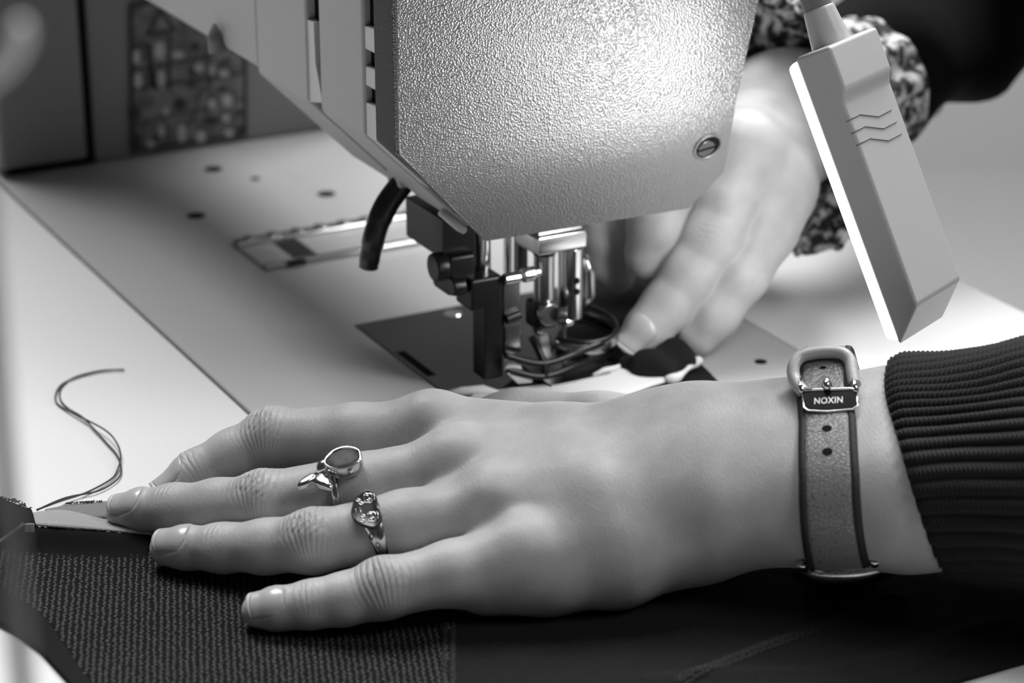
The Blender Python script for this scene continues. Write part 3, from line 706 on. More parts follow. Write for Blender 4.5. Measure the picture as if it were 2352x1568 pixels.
# ------------------------------------------------------------------ helper: pixel to a plane in the scene
def PP(px, py, p0, n_):
    d = ray(px, py); return CAM+d*(((p0-CAM)@n_)/(d@n_))
def proj(P):
    v = np.asarray(P, float)-CAM; dz = v@CF; return IW/2+FPX*(v@CR)/dz, IH/2-FPX*(v@CU)/dz

# ------------------------------------------------------------------ wrist watch, strap and buckle
watch = empty('wrist_watch', fx0-np.array([0,0,30]), 'watch with worn cracked leather strap and metal buckle on left wrist', 'watch')
def wr_pt(phi_, off, s=0.):
    dirs_ = np.outer(np.cos(phi_), fn_)+np.outer(np.sin(phi_), fb); c = fx0[None]+np.outer(np.broadcast_to(s, phi_.shape), fa)
    return c+dirs_*(radial(left_hand, c, dirs_, 0., 50.)+off)[:, None], dirs_
def strap_off(ph): d = np.degrees(ph); return 1.3+5.2*np.exp(-((d+30)/26)**2)
def strap_sh(ph): return np.interp(np.degrees(ph), [-45, 0, 30, 70, 122], [-.6, .8, 2.4, 3.3, 2.8])
def strap_w(ph): d = np.degrees(ph); return 7.0+.9*np.clip(d/125, 0, 1)
PH = np.radians(np.linspace(-120, 122, 150))
def strap_strip(f0, f1, h0, h1, n=7):
    rows = []
    for k in range(n):
        x = f0+(f1-f0)*k/(n-1); hh = h0+(h1-h0)*k/(n-1)
        rows.append(wr_pt(PH, strap_off(PH)+hh, strap_sh(PH)+x*strap_w(PH))[0])
    # flatten across: use the mid line radius so that the strap stays straight across its width
    return np.array(rows)
mid_r = radial(left_hand, fx0[None]+np.outer(strap_sh(PH), fa), np.outer(np.cos(PH), fn_)+np.outer(np.sin(PH), fb), 0., 50.)
ker = np.exp(-np.linspace(-2, 2, 21)**2); ker /= ker.sum(); mid_r = np.convolve(np.pad(mid_r, 10, mode='edge'), ker, 'valid')
SD = np.outer(np.cos(PH), fn_)+np.outer(np.sin(PH), fb)
def strap_pt(ph, x, h):
    """ph: radians (array), x: -1..1 across, h: mm above the strap's surface"""
    ph = np.atleast_1d(ph); r_ = np.interp(ph, PH, mid_r)+strap_off(ph)+h; d = np.outer(np.cos(ph), fn_)+np.outer(np.sin(ph), fb)
    return fx0[None]+np.outer(strap_sh(ph)+x*strap_w(ph), fa)+d*r_[:, None]
ac = np.linspace(-.80, .80, 11)
top = np.array([strap_pt(PH, x, .35*(1-(x/.8)**4)) for x in ac]); bot = np.array([strap_pt(PH, x, -1.3) for x in ac[::-1]])
def closed_strip(rows, name, m, parent, **k):
    rows = np.array(rows); a_, b_ = rows.shape[:2]; mb = MB()
    f = [[i*b_+j, ((i+1)%a_)*b_+j, ((i+1)%a_)*b_+j+1, i*b_+j+1] for i in range(a_) for j in range(b_-1)]
    f += [[i*b_ for i in range(a_)], [i*b_+b_-1 for i in range(a_)][::-1]]
    mb.add(rows.reshape(-1, 3), f); return mb.build(name, m, parent, **k)
strap = closed_strip(list(top)+list(bot), 'strap', 'leather', watch, smooth=True); strap['label'] = 'cracked grey leather strap'
for sgn in (-1, 1):
    rows = [strap_pt(PH, sgn*x, h) for x, h in [(.76, .30), (.86, .22), (.96, -.1), (1.0, -.6), (.94, -1.2), (.76, -1.3)]]
    closed_strip(rows if sgn < 0 else rows[::-1], 'strap_edge', 'leather_edge', strap, smooth=True)
def find_phi(py, lo_=-60, hi_=125):
    ps = np.radians(np.linspace(lo_, hi_, 400)); y = proj(strap_pt(ps, 0, 0).T.T)[1] if False else np.array([proj(p)[1] for p in strap_pt(ps, 0, 0)])
    i = np.argmax(y) if py > y.max() else np.argmin(np.abs(y-py)+(np.arange(400) < np.argmin(y))*1e3); return ps[i]
def strap_frame(ph, x=0., h=0.):
    p = strap_pt(ph, x, h)[0]; q = strap_pt(ph-.06, x, h)[0]; q2 = strap_pt(ph+.06, x, h)[0]; t = unit(q-q2); n2 = np.cross(t, fa); n2 = unit(n2); 
    if n2@(p-fx0) < 0: n2 = -n2
    return p, t, fa, n2
for py, r1, r2 in [(985, 1.25, 1.05), (1038, 1.3, 1.1), (846, .9, .45), (944, 1.2, 1.0)]:
    p, t, e, n2 = strap_frame(find_phi(py)); p = p+n2*.35
    MB().prism([p-n2*.25+e*r1*math.cos(k*math.pi/9)+t*r2*math.sin(k*math.pi/9) for k in range(18)], [p+n2*.04+e*r1*math.cos(k*math.pi/9)+t*r2*math.sin(k*math.pi/9) for k in range(18)]).build('strap_hole', 'black_void', strap)
# stitching near the lug
phs = find_phi(1322)
for k, x in enumerate(np.linspace(-.62, .62, 7)):
    a_ = strap_pt(phs, x-.06, .42)[0]; b_ = strap_pt(phs, x+.05, .42)[0]; MB().tube([a_, (a_+b_)/2+np.array([0,-.1,.1]), b_], [.14, .22, .14], 8).build('stitch', 'thread_pale', strap, smooth=True)
# metal buckle: plate, rails, tongue, leather loop and pin
pb, bt, be, bn = strap_frame(find_phi(917), 0, 1.6)
pn = unit(bn*.9+np.array([0,-.15,.1])); bt2 = unit(np.cross(be, pn)); bt2 = bt2 if bt2@bt > 0 else -bt2
pb = PP(1903, 918, pb, pn)
def BP(px, py, h=0.): return PP(px, py, pb, pn)+pn*h
plate_o = [(1842,896),(1966,893),(1970,930),(1958,938),(1900,943),(1856,941),(1846,934)]
buckle = MB().prism([BP(*q, -1.0) for q in plate_o], [BP(*q, 0.) for q in plate_o]).build('buckle', 'buckle_plate', watch, bevel=.35, seg=3)
MB().tube([BP(x, y, .05) for x, y in [(1842,897),(1875,895),(1905,894),(1940,893),(1965,893)]], .38, 10).build('buckle_bar', 'chrome', buckle, smooth=True)
MB().tube([BP(x, y, -.3) for x, y in plate_o[1:]+[(1842,897)]], .27, 10).build('buckle_rim', 'chrome', buckle, smooth=True)
ups = PP(1900, 860, pb+bt2*4-bn*.3, pn)
for xs_ in ([(1843,900),(1838,884),(1834,868)], [(1967,898),(1962,882),(1957,862)]):
    pts = [BP(xs_[0][0], xs_[0][1], -.2), BP(xs_[1][0], xs_[1][1], -.3), BP(xs_[2][0], xs_[2][1], -.5)]
    MB().tube(pts, .75, 12).build('buckle_rail', 'chrome', buckle, smooth=True)
MB().tube([BP(1898,868,-.2), BP(1899,880,.8), BP(1900,890,1.0), BP(1900,898,.5)], [.7, 1.0, 1.1, .8], 14).build('buckle_tongue', 'chrome', buckle, smooth=True)
MB().prism([BP(1899+12*math.cos(k*.449), 882+10*math.sin(k*.449), -.5) for k in range(14)], [BP(1899+12*math.cos(k*.449), 882+10*math.sin(k*.449), -.15) for k in range(14)]).build('tongue_hole', 'black_void', buckle)
# lettering NOXIN on the plate
fc = bpy.data.curves.new('lettering', 'FONT'); fc.body = 'NOXIN'; fc.align_x = 'CENTER'; fc.align_y = 'CENTER'; fc.size = 2.75*MM; fc.extrude = .05*MM; fc.offset = .045*MM; fc.space_character = 1.08
tmp = bpy.data.objects.new('lettering', fc); COL.objects.link(tmp); dg = bpy.context.evaluated_depsgraph_get(); me = bpy.data.meshes.new_from_object(tmp.evaluated_get(dg)); bpy.data.objects.remove(tmp)
lx = unit(BP(1940,915)-BP(1866,919)); ly = np.cross(pn, lx); lc = BP(1903, 920, .03)
lv = [lc+(lx*v.co.x*.76+ly*v.co.y+pn*v.co.z)/MM for v in me.vertices]
obj('lettering', lv, [list(p.vertices) for p in me.polygons], 'white_enamel', buckle, label='pale letters NOXIN on buckle')
# padded leather loop standing over the buckle
lpx = [(1846,896),(1832,880),(1822,858),(1823,836),(1838,817),(1868,808),(1905,805),(1935,809),(1952,824),(1957,850),(1962,878)]
lp0 = pb+bt2*2.2-pn*.4
lpts = catmull([PP(x, y, lp0, pn)-pn*(.5 if 2 < i < 8 else .9) for i, (x, y) in enumerate(lpx)], 6)
MB().tube(lpts, 1.65, 16).build('strap_loop', 'leather_pale', watch, smooth=True)
k0 = PP(1853, 806, lp0-pn*.8, pn); MB().tube([k0-bt2*1.5, k0+bt2*.3, k0+bt2*.9], [1.9, 1.1, .7], 14).build('buckle_pin', 'silver', watch, smooth=True)
# watch case below the wrist with lugs
pc, ct_, ce, cn = strap_frame(np.radians(121))
cdir = unit(math.cos(math.radians(162))*fn_+math.sin(math.radians(162))*fb)
c0 = fx0+fa*1.2+cdir*(np.interp(math.radians(122), PH, mid_r)-1.5); c0[2] = 8.6
cdir = np.array([0,-.35,-1.]); cdir = unit(cdir); cx_ = fa; cy_ = np.cross(cdir, cx_)
rows = []
for r_, h in [(0,-3.2),(11.5,-3.2),(13.4,-2.0),(13.8,.5),(13.2,2.4),(12.0,3.2),(0,3.3)]:
    rows.append([c0+cdir*h+(cx_*math.cos(2*math.pi*k/48)+cy_*math.sin(2*math.pi*k/48))*max(r_, .01) for k in range(49)])
case = MB().grid(np.array(rows)).build('watch_case', 'silver', watch, smooth=True)
pl_, pt_, pe_, pn2 = strap_frame(np.radians(119))
for sgn in (-1, 1):
    q = pl_+pe_*sgn*(strap_w(np.radians(119))+1.1)-pn2*.4; e2 = c0+cx_*sgn*8.2-cy_*0
    MB().tube([q+pt_*1.2, q, q*.5+e2*.5, e2], [.9, 1.25, 1.4, 1.4], 12).build('lug', 'silver', case, smooth=True)
    MB().tube([q-pe_*sgn*.9, q+pe_*sgn*1.2], [.75, .75], 12).build('lug_screw', 'chrome', case, bevel=.2)
a_ = strap_pt(np.radians(123.5), -.8, -1.8)[0]; b_ = strap_pt(np.radians(123.5), .8, -1.8)[0]
MB().tube([a_, (a_+b_)/2, b_], [1.3, 1.4, 1.3], 14).build('case_end', 'silver', case, smooth=True)

# ------------------------------------------------------------------ two rings
def fing_frame(c, i, f, up):
    p = c[i][0]*(1-f)+c[i+1][0]*f; a_ = unit(c[i+1][0]-c[i][0]); n2 = np.array(up, float); n2 = unit(n2-a_*(n2@a_)); return p, a_, n2, np.cross(n2, a_)
def finger_only(k):
    return lambda P: chain(P, LF[k], 3)
def band(p, a_, n2, b_, fn, wfun, hfun, sfun, name, m, parent, n=72):
    an = np.linspace(0, 2*math.pi, n, endpoint=False); d = np.outer(np.cos(an), n2)+np.outer(np.sin(an), b_)
    ctr = p[None]+np.outer(sfun(an), a_); r_ = radial(fn, ctr, d, 0., 16.)
    prof = [(-1, .0), (-.85, .75), (-.4, 1.0), (.4, 1.0), (.85, .75), (1, .0), (.8, -.5), (-.8, -.5)]
    V_ = np.array([[ctr[j]+d[j]*(r_[j]+hfun(an[j])*h)+a_*wfun(an[j])*x for j in range(n)] for x, h in prof]); np_ = len(prof)
    f = [[i*n+j, i*n+(j+1)%n, ((i+1)%np_)*n+(j+1)%n, ((i+1)%np_)*n+j] for i in range(np_) for j in range(n)]
    return MB().add(V_.reshape(-1, 3), f).build(name, m, parent, smooth=True)
p1, a1, n1_, b1 = fing_frame(LF['middle'], 1, .2, (0,-.22,1))
ring1 = empty('ring', p1-np.array([0,0,9]), 'silver ring with dark oval stone and whale tail on middle finger', 'ring', 'silver finger rings')
band(p1, a1, n1_, b1, finger_only('middle'), lambda a: 1.05, lambda a: 1.1, lambda a: np.zeros_like(a), 'band', 'silver', ring1)
tp = p1+n1_*(LF['middle'][1][1]+1.0)
t1 = PP(795, 1074, tp, n1_)
def oval(c, r1, r2, n2, ax, ay, wob=.04, n=36): return [c+ax*r1*math.cos(2*math.pi*k/n)*(1+wob*math.sin(5*k*2*math.pi/n+1))+ay*r2*math.sin(2*math.pi*k/n)*(1+wob*math.sin(3*k*2*math.pi/n)) for k in range(n)]
sn1 = unit(n1_+np.array([.0,-.10,0])); sa = unit(a1-sn1*(a1@sn1)); sb = np.cross(sn1, sa)
rows = [oval(t1+sn1*h, r1, r2, sn1, sa, sb) for h, r1, r2 in [(-.8, 3.8, 3.2), (.1, 4.7, 4.0), (1.6, 5.0, 4.25), (3.3, 4.95, 4.2), (3.7, 4.7, 4.0), (3.45, 4.4, 3.7), (2.9, 4.3, 3.6)]]
bz = MB().grid(np.array([r_+[r_[0]] for r_ in rows])).build('bezel', 'silver', ring1, smooth=True)
rows = [oval(t1+sn1*h, r1, r2, sn1, sa, sb) for h, r1, r2 in [(1.0, 4.4, 3.7), (3.05, 4.35, 3.65), (3.35, 4.0, 3.3), (3.5, 2.6, 2.1), (3.55, .02, .02)]]
MB().grid(np.array([r_+[r_[0]] for r_ in rows])).build('stone', 'stone', bz, smooth=True)
# whale tail: stem and two flukes lying on the finger towards the tip
wp = p1+n1_*(LF['middle'][1][1]+1.3); wn_ = unit(n1_+b1*0)
def WP(px, py, h=0.): return PP(px, py, wp, wn_)+wn_*h
tail = []
stem = [(770,1072,7.5,.9),(752,1074,8.5,.8),(735,1084,10,.4),(722,1096,9,0)]
fl1 = [(730,1086),(712,1090),(694,1102),(683,1114),(690,1116),(706,1111),(718,1103),(724,1098)]
fl2 = [(738,1080),(746,1092),(754,1104),(762,1101),(759,1119),(746,1116),(730,1112),(719,1104),(724,1094)]
for k, fl in enumerate((fl1, fl2)):
    c_ = np.mean([WP(*q) for q in fl], axis=0); top_ = [c_+(WP(*q, .0)-c_)*1.25 for q in fl]; mb = MB()
    n_ = len(fl); mid_ = [c_*.3+q*.7+wn_*.8 for q in top_]; botm = [q-wn_*.8 for q in top_]
    V_ = botm+top_+mid_+[c_+wn_*.85]
    f = [[i, (i+1)%n_, n_+(i+1)%n_, n_+i] for i in range(n_)]+[[n_+i, n_+(i+1)%n_, 2*n_+(i+1)%n_, 2*n_+i] for i in range(n_)]+[[2*n_+i, 2*n_+(i+1)%n_, 3*n_] for i in range(n_)]
    mb.add(V_, f).build('tail_fluke', 'silver', ring1, sub=2)
MB().tube([WP(762,1072,.2), WP(754,1073,.7), WP(743,1079,.8), WP(730,1090,.3)], [1.3, 2.0, 1.9, .8], 14).build('tail_stem', 'silver', ring1, smooth=True)

p2, a2, n2_, b2 = fing_frame(LF['ring'], 1, .33, (0,-.45,1))
ring2 = empty('ring', p2-np.array([0,0,9]), 'engraved silver signet ring with rounded face on ring finger', 'ring', 'silver finger rings')
wf = lambda a: 1.3+1.7*math.exp(-(math.sin((a)/2)/.55)**2)
bnd = band(p2, a2, n2_, b2, finger_only('ring'), wf, lambda a: 1.0, lambda a: .4-1.6*np.sin(a)*np.sign(b2@np.array([0,-1.,0])), 'band', 'silver', ring2)
hn = unit(n2_+np.array([-.12,-.12,0])); hp = p2+n2_*(LF['ring'][1][1]+.9)
def HP(px, py, h=0.): return PP(px, py, hp, hn)+hn*h
head = catmull([(838,1128),(852,1127),(864,1138),(867,1152),(866,1163),(874,1175),(877,1190),(871,1206),(860,1214),(843,1211),(824,1203),(808,1186),(809,1166),(818,1143)], 4, True)
head = [(q[0], q[1]) for q in head]
ch = np.mean([HP(*q) for q in head], axis=0)
V_ = []; nn_ = len(head)
for sc_, h in [(.86, -1.6), (1.0, -.5), (1.0, .35), (.96, .6), (.90, .45), (.3, .45)]: V_ += [ch+(HP(*q)-ch)*sc_+hn*h for q in head]
V_.append(ch+hn*.45)
f = [[r_*nn_+i, r_*nn_+(i+1)%nn_, (r_+1)*nn_+(i+1)%nn_, (r_+1)*nn_+i] for r_ in range(5) for i in range(nn_)]+[[5*nn_+i, 5*nn_+(i+1)%nn_, 6*nn_] for i in range(nn_)]
hd = MB().add(V_, f).build('signet_face', 'silver_dark', ring2, smooth=True)
def line(pts, r_=.14, closed=False, h=.5):
    q = [HP(x, y, h) for x, y in pts]; q = catmull(q, 4, closed); q = q+[q[0]] if closed else q
    MB().tube(q, r_, 8).build('engraved_line', 'silver', hd, smooth=True)
def sqc(cx, cy, w, h_): return [(cx-w, cy-h_), (cx, cy-h_-1), (cx+w, cy-h_), (cx+w, cy+h_), (cx, cy+h_+1), (cx-w, cy+h_)]
line(sqc(846.5,1146,8,9), closed=True); line(sqc(855,1189,8,9), closed=True)
for cx, cy in [(844,1142),(849,1149),(846,1153),(852,1184),(857,1192),(853,1195)]: line([(cx-3,cy-2),(cx+2,cy-2),(cx+3,cy+2)], .13)
for cx, cy in [(824,1151),(831,1158),(835,1187),(834,1198)]: line([(cx-5,cy),(cx,cy-3),(cx+5,cy),(cx,cy+3)], .15, True)
line([(818,1171),(819,1180),(819,1189)], .2); line([(829,1169),(829,1175),(832,1180)], .2); line([(858,1136),(862,1143),(860,1151)], .2); line([(866,1177),(870,1185),(868,1194)], .2)
# drop marks on the band
for cx, cy in [(853,1232),(873,1231),(868,1253)]:
    d0 = ray(cx, cy); P0 = CAM+np.outer(np.linspace(560, 700, 1400), d0); dd = finger_only('ring')(P0)-1.05; i = np.argmax(dd < 0); c_ = P0[i]; gn = grad(finger_only('ring'), c_[None])[0]
    tx = unit(a2-gn*(a2@gn)); ty = np.cross(gn, tx)
    pts = [c_+gn*.08+tx*.45*math.sin(t)*(1-.35*math.cos(t))+ty*.85*math.cos(t) for t in np.linspace(0, 2*math.pi, 16)]
    MB().tube(pts, .13, 6).build('drop_mark', 'engrave', bnd, smooth=True)

# ------------------------------------------------------------------ gooseneck lamp
LD = 630.0; k_ = FPX/LD; A0 = PD(1892, 110, LD)
R1_ = PD(2106, 701, LD+59/k_); E0 = PD(1999, 57, LD+166/k_)-A0; E1 = PD(2211, 643, LD+(59+166)/k_)-R1_
la = R1_-A0; LA = np.linalg.norm(la); la = la/LA
l1 = (E0+E1)/2; l1 = l1-la*(l1@la); L1 = np.linalg.norm(l1); l1 = l1/L1
l2 = np.cross(la, l1); l2 = l2 if l2@CF > 0 else -l2; L2 = 13.5
lamp = empty('gooseneck_lamp', A0+la*LA, 'pale grey plastic gooseneck work lamp hanging beside the machine head', 'lamp')
def LP(i, j, k): return A0+la*i+l1*j+l2*k
i0, i1 = 12.0, 15.2; dep = 1.8
prof = [(0, -dep), (i0, -dep), (i1, 0), (LA, 0), (LA+9.4, 9.8), (0, 9.8)]   # (along, depth) outline of the housing
hs = MB().prism([LP(i, 0, k) for i, k in prof], [LP(i, L1, k) for i, k in prof])
housing = hs.build('housing', 'lamp_plastic', lamp, bevel=1.1, seg=3)
lens = MB().prism([LP(i, -.1, k) for i, k in [(.8, 9.4), (LA+8.4, 9.4), (LA+7.2, 13.2), (1.6, 13.2)]], [LP(i, L1+.1, k) for i, k in [(.8, 9.4), (LA+8.4, 9.4), (LA+7.2, 13.2), (1.6, 13.2)]]).build('lens', 'lens_rim', lamp, bevel=1.5, seg=3)
MB().prism([LP(i, 1.6, k) for i, k in [(3.2, 13.1), (LA+5.6, 13.1), (LA+5.6, 13.5), (3.2, 13.5)]], [LP(i, L1-1.6, k) for i, k in [(3.2, 13.1), (LA+5.6, 13.1), (LA+5.6, 13.5), (3.2, 13.5)]]).build('led_panel', 'lens_glow', lens)
fr_ = LP(0, 0, 0)
for k in range(3):
    pts = [PP(x+11.5*k, y+27.5*k, fr_, l2)-l2*.02 for x, y in [(1944,279),(1974,263),(2017,268),(2047,252)]]
    MB().tube(pts, .22, 8).build('groove', 'cable_grey', housing, smooth=True)
tc_ = LP(0, .52*L1, .50*9+1.4); td = unit(-la)
MB().tube([tc_-td*.5, tc_+td*1.0, tc_+td*9.5, tc_+td*10.3], [5.5, 5.4, 4.4, 4.2], 28).build('cable_boot', 'lamp_plastic', lamp, bevel=.4)
q0 = tc_+td*9
neck = catmull([q0, q0+td*22, q0+td*60+np.array([-6,10,20]), Wd(75, 10, 300), Wd(40, 30, 335), Wd(10, 40, 320), Wd(10, 40, 304)], 10)
MB().tube(neck, 3.95, 20).build('gooseneck', 'cable_grey', lamp, smooth=True)
MB().tube([Wd(10, 40, 300.2), Wd(10, 40, 308)], [16, 14], 28).build('magnet_base', 'lamp_plastic', lamp, bevel=1)

# ------------------------------------------------------------------ the black garment being sewn
garment = empty('garment', G(1200,1300,0), 'black knit and twill garment piece lying under the left hand', 'garment')
FAR = [(0,(-90,1188,5.5)),(.05,(30,1202,6)),(.10,(150,1211,6)),(.16,(345,1229,4.2)),(.21,(450,1165,1.6)),(.30,(700,1065,1.4)),(.38,(900,985,1.4)),(.45,(1035,912,1.3)),(.52,(1150,893,1.3)),(.55,(1265,800,1.3)),(.58,(1318,700,1.3)),(.605,(1345,610,1.4)),(.64,(1440,590,1.4)),(.66,(1540,640,1.4)),(.69,(1578,790,1.4)),(.72,(1612,836,1.4)),(.76,(1668,892,1.4)),(.84,(1850,1000,1.4)),(.92,(2050,1090,1.4)),(1,(2520,1180,1.4))]
HEM = [(0,(-90,1310,1.5)),(.05,(30,1362,1.5)),(.10,(105,1420,1.5)),(.16,(205,1560,1.5)),(.21,(300,1680,1.5)),(.45,(1032,1730,1.5)),(.68,(1700,1680,1.5)),(.78,(1900,1600,1.5)),(.86,(2090,1540,1.5)),(.93,(2250,1475,1.5)),(1,(2520,1395,1.5))]
NEAR = [(0,(-90,1385,1.2)),(.05,(42,1453,1.2)),(.10,(90,1490,1.2)),(.16,(165,1572,1.2)),(.21,(260,1720,1.2)),(.45,(1032,1790,1.2)),(.68,(1750,1740,1.2)),(.78,(2020,1635,1.2)),(.86,(2170,1572,1.2)),(.93,(2300,1535,1.2)),(1,(2520,1470,1.2))]
def curve_at(tab, s):
    k = [q[0] for q in tab]; return np.array([np.interp(s, k, [G(*q[1])[i] for q in tab]) for i in range(3)])
def segdist(p, a, b):
    ba = b-a; t = np.clip((p-a)@ba/(ba@ba), 0, 1); return np.linalg.norm(p-a-t*ba), t
SEAM = [G(1560,1575,1.5)[:2], G(1800,1472,1.5)[:2], G(2060,1375,1.5)[:2]]
FOLD = [G(1500,1560,1.5)[:2], G(1850,1545,1.5)[:2], G(2060,1505,1.5)[:2], G(2300,1425,1.5)[:2]]
def cloth_z(p, zb):
    x, y = p[0], p[1]; z = zb+.25*math.sin(x*.11+y*.05)+.2*math.sin(x*.05-y*.16+1)
    for pl, am, wd in ((SEAM, 1.2, 2.3), (FOLD, .9, 2.6)):
        d = min(segdist(np.array([x, y]), pl[i], pl[i+1])[0] for i in range(len(pl)-1)); z += am*math.exp(-(d/wd)**2)
    d, _ = segdist(np.array([x, y]), G(1030,1390,1.5)[:2], G(1030,1720,1.5)[:2]); z += .5*math.exp(-(d/1.6)**2)
    return z
def panel(name, s0, s1, A, B, m, ns, nt, thick=.9, power=1.0):
    P = np.zeros((ns, nt, 3))
    for i in range(ns):
        s = s0+(s1-s0)*i/(ns-1); a_ = curve_at(A, s); b_ = curve_at(B, s)
        if A is FAR: a_ = a_+np.array([0,.35*math.sin(s*900)+.25*math.sin(s*2300),0])
        for j in range(nt):
            t = j/(nt-1); p = a_*(1-t)+b_*t; L = np.linalg.norm((b_-a_)[:2])*t
            lift = (a_[2]-1.5)*math.exp(-(L/5.0)**2) if A is FAR else 0.
            p[2] = cloth_z(p, 1.5)+lift; P[i, j] = p
    o = MB().grid(P).build(name, m, garment, smooth=True); md = o.modifiers.new('s', 'SOLIDIFY'); md.thickness = thick*MM; md.offset = 1
    return o
SSEAM = .45
knit = panel('knit_panel', 0, SSEAM, FAR, HEM, 'knit_black', 150, 110)
twill = panel('twill_panel', SSEAM, 1, FAR, HEM, 'twill_black', 190, 170)
hem = panel('hem_band', 0, 1, HEM, NEAR, 'hem_black', 160, 14)
# coarse knit loops on the left panel
poly = [curve_at(FAR, s)[:2] for s in np.linspace(0, SSEAM, 40)]+[curve_at(HEM, s)[:2] for s in np.linspace(SSEAM, 0, 40)]
def inside(p):
    c = False; n_ = len(poly)
    for i in range(n_):
        a_, b_ = poly[i], poly[(i+1) % n_]
        if (a_[1] > p[1]) != (b_[1] > p[1]) and p[0] < (b_[0]-a_[0])*(p[1]-a_[1])/(b_[1]-a_[1])+a_[0]: c = not c
    return c
gv, gf = [], []
def grain(c, d, L, w, h):
    d = unit(d); e = np.cross(np.array([0,0,1.]), d); b0 = len(gv)
    for (x, y, z) in [(-1,0,0),(-.4,.9,.1),(-.4,0,1),(-.4,-.9,.1),(.4,.9,.1),(.4,0,1),(.4,-.9,.1),(1,0,0)]: gv.append(tuple(c+d*L*x+e*w*y+np.array([0,0,h*z])))
    for f in [(0,2,1),(0,3,2),(1,2,5,4),(2,3,6,5),(4,5,7),(5,6,7)]: gf.append([b0+i for i in f])
colx = -132.
while colx < -6:
    yy = -228.
    while yy < -148:
        x = colx-(yy+190)*.13+random.uniform(-.2, .2); p = np.array([x, yy])
        q = proj((x, yy, 1.6))
        if q[1] > 1238 and q[1] < 1640 and q[0] < 1030 and inside(p):
            sg = 1 if (int((yy+300)/1.05) % 2) else -1
            c_ = np.array([x, yy, cloth_z(p, 1.5)-.05]); grain(c_, np.array([.9, sg*.55+random.uniform(-.2,.2), random.uniform(-.2,.3)]), .68+random.uniform(-.12,.12), .3, .40+random.uniform(-.18,.15))
        yy += 1.05+random.uniform(-.05,.05)
    colx += 1.62
o = obj('knit_loops', gv, gf, 'knit_grain', knit, smooth=True); o['kind'] = 'stuff'
# overlock stitching on the seams
gv, gf = [], []
for k in range(95):
    t = k/94; p = G(1030, 1395, 1.6)*(1-t)+G(1030, 1720, 1.6)*t
    for sx_ in (-1, 1):
        c_ = p+np.array([sx_*1.0+random.uniform(-.2,.2), 0, 0]); c_[2] = cloth_z(c_, 1.5)+.1; grain(c_, np.array([1, sx_*.5+random.uniform(-.3,.3), .1]), 1.0, .22, .4)
o = obj('overlock_stitches', gv, gf, 'seam_dark', twill, smooth=True); o['kind'] = 'stuff'
gv, gf = [], []
for i in range(2):
    a_, b_ = SEAM[i], SEAM[i+1]; dr = unit(b_-a_); nr_ = np.array([-dr[1], dr[0]]); n_ = int(np.linalg.norm(b_-a_)/.62)
    for k in range(n_):
        for off in (-1.3, 0., 1.3):
            p = a_+(b_-a_)*k/n_+nr_*(off+random.uniform(-.3,.3)); grain(np.array([p[0], p[1], cloth_z(p, 1.5)]), np.array([nr_[0]+dr[0]*.5, nr_[1]+dr[1]*.5, 0]), .95, .24, .42)
o = obj('overlock_stitches', gv, gf, 'seam_dark', twill, smooth=True); o['kind'] = 'stuff'
# turned-back edge: lighter wrong side of the cloth showing at the left
def strip(name, A, B, m, n=30, k=8, bulge=0., parent=garment):
    A = catmull([G(*q) for q in A], 8); B = catmull([G(*q) for q in B], 8); P = np.zeros((n, k, 3))
    A = np.array(A); B = np.array(B)
    for i in range(n):
        f = i/(n-1); a_ = np.array([np.interp(f, np.linspace(0, 1, len(A)), A[:, c]) for c in range(3)]); b_ = np.array([np.interp(f, np.linspace(0, 1, len(B)), B[:, c]) for c in range(3)])
        for j in range(k):
            t = j/(k-1); P[i, j] = a_*(1-t)+b_*t+np.array([0,0,bulge*math.sin(math.pi*t)])
    o = MB().grid(P).build(name, m, parent, smooth=True); md = o.modifiers.new('s', 'SOLIDIFY'); md.thickness = .5*MM; md.offset = 0; return o
strip('turned_edge', [(56,1182,5.5),(140,1172,5.0),(225,1190,4.5),(300,1212,4.4),(350,1226,4.2)], [(82,1206,6.2),(150,1211,6.2),(220,1216,5.6),(300,1223,5.0),(350,1229,4.4)], 'under_grey', bulge=.4)
strip('turned_edge', [(105,1171,1.2),(160,1160,1.2),(205,1156,1.2),(245,1152,1.2)], [(100,1190,3.0),(160,1190,3.4),(210,1192,3.0),(250,1188,2.5)], 'under_dark', bulge=.5)
strip('frayed_edge', [(-60,1118,4),(0,1146,4.5),(40,1160,5),(72,1172,5.5)], [(-60,1215,6),(0,1208,6.5),(40,1206,6.5),(82,1206,6.3)], 'knit_black', bulge=.8)
gv, gf = [], []
for k in range(46):
    t = random.random(); p = G(-20, 1138, 5)*(1-t)+G(74, 1172, 5.6)*t+np.array([random.uniform(-.5,.5), random.uniform(-1,.6), random.uniform(.2,.9)]); grain(p, np.array([random.uniform(-1,1), random.uniform(-1,1), random.uniform(-.3,.3)]), random.uniform(.5, 1.4), .22, .3)
for k in range(60):
    t = random.random(); p = G(150, 1159, 1.6)*(1-t)+G(235, 1153, 1.6)*t+np.array([0, random.uniform(-.4,.3), .4]); grain(p, np.array([random.uniform(-.4,.4), 1, 0]), random.uniform(.3, .7), .2, .25)
o = obj('frayed_threads', gv, gf, 'knit_black', garment); o['kind'] = 'stuff'

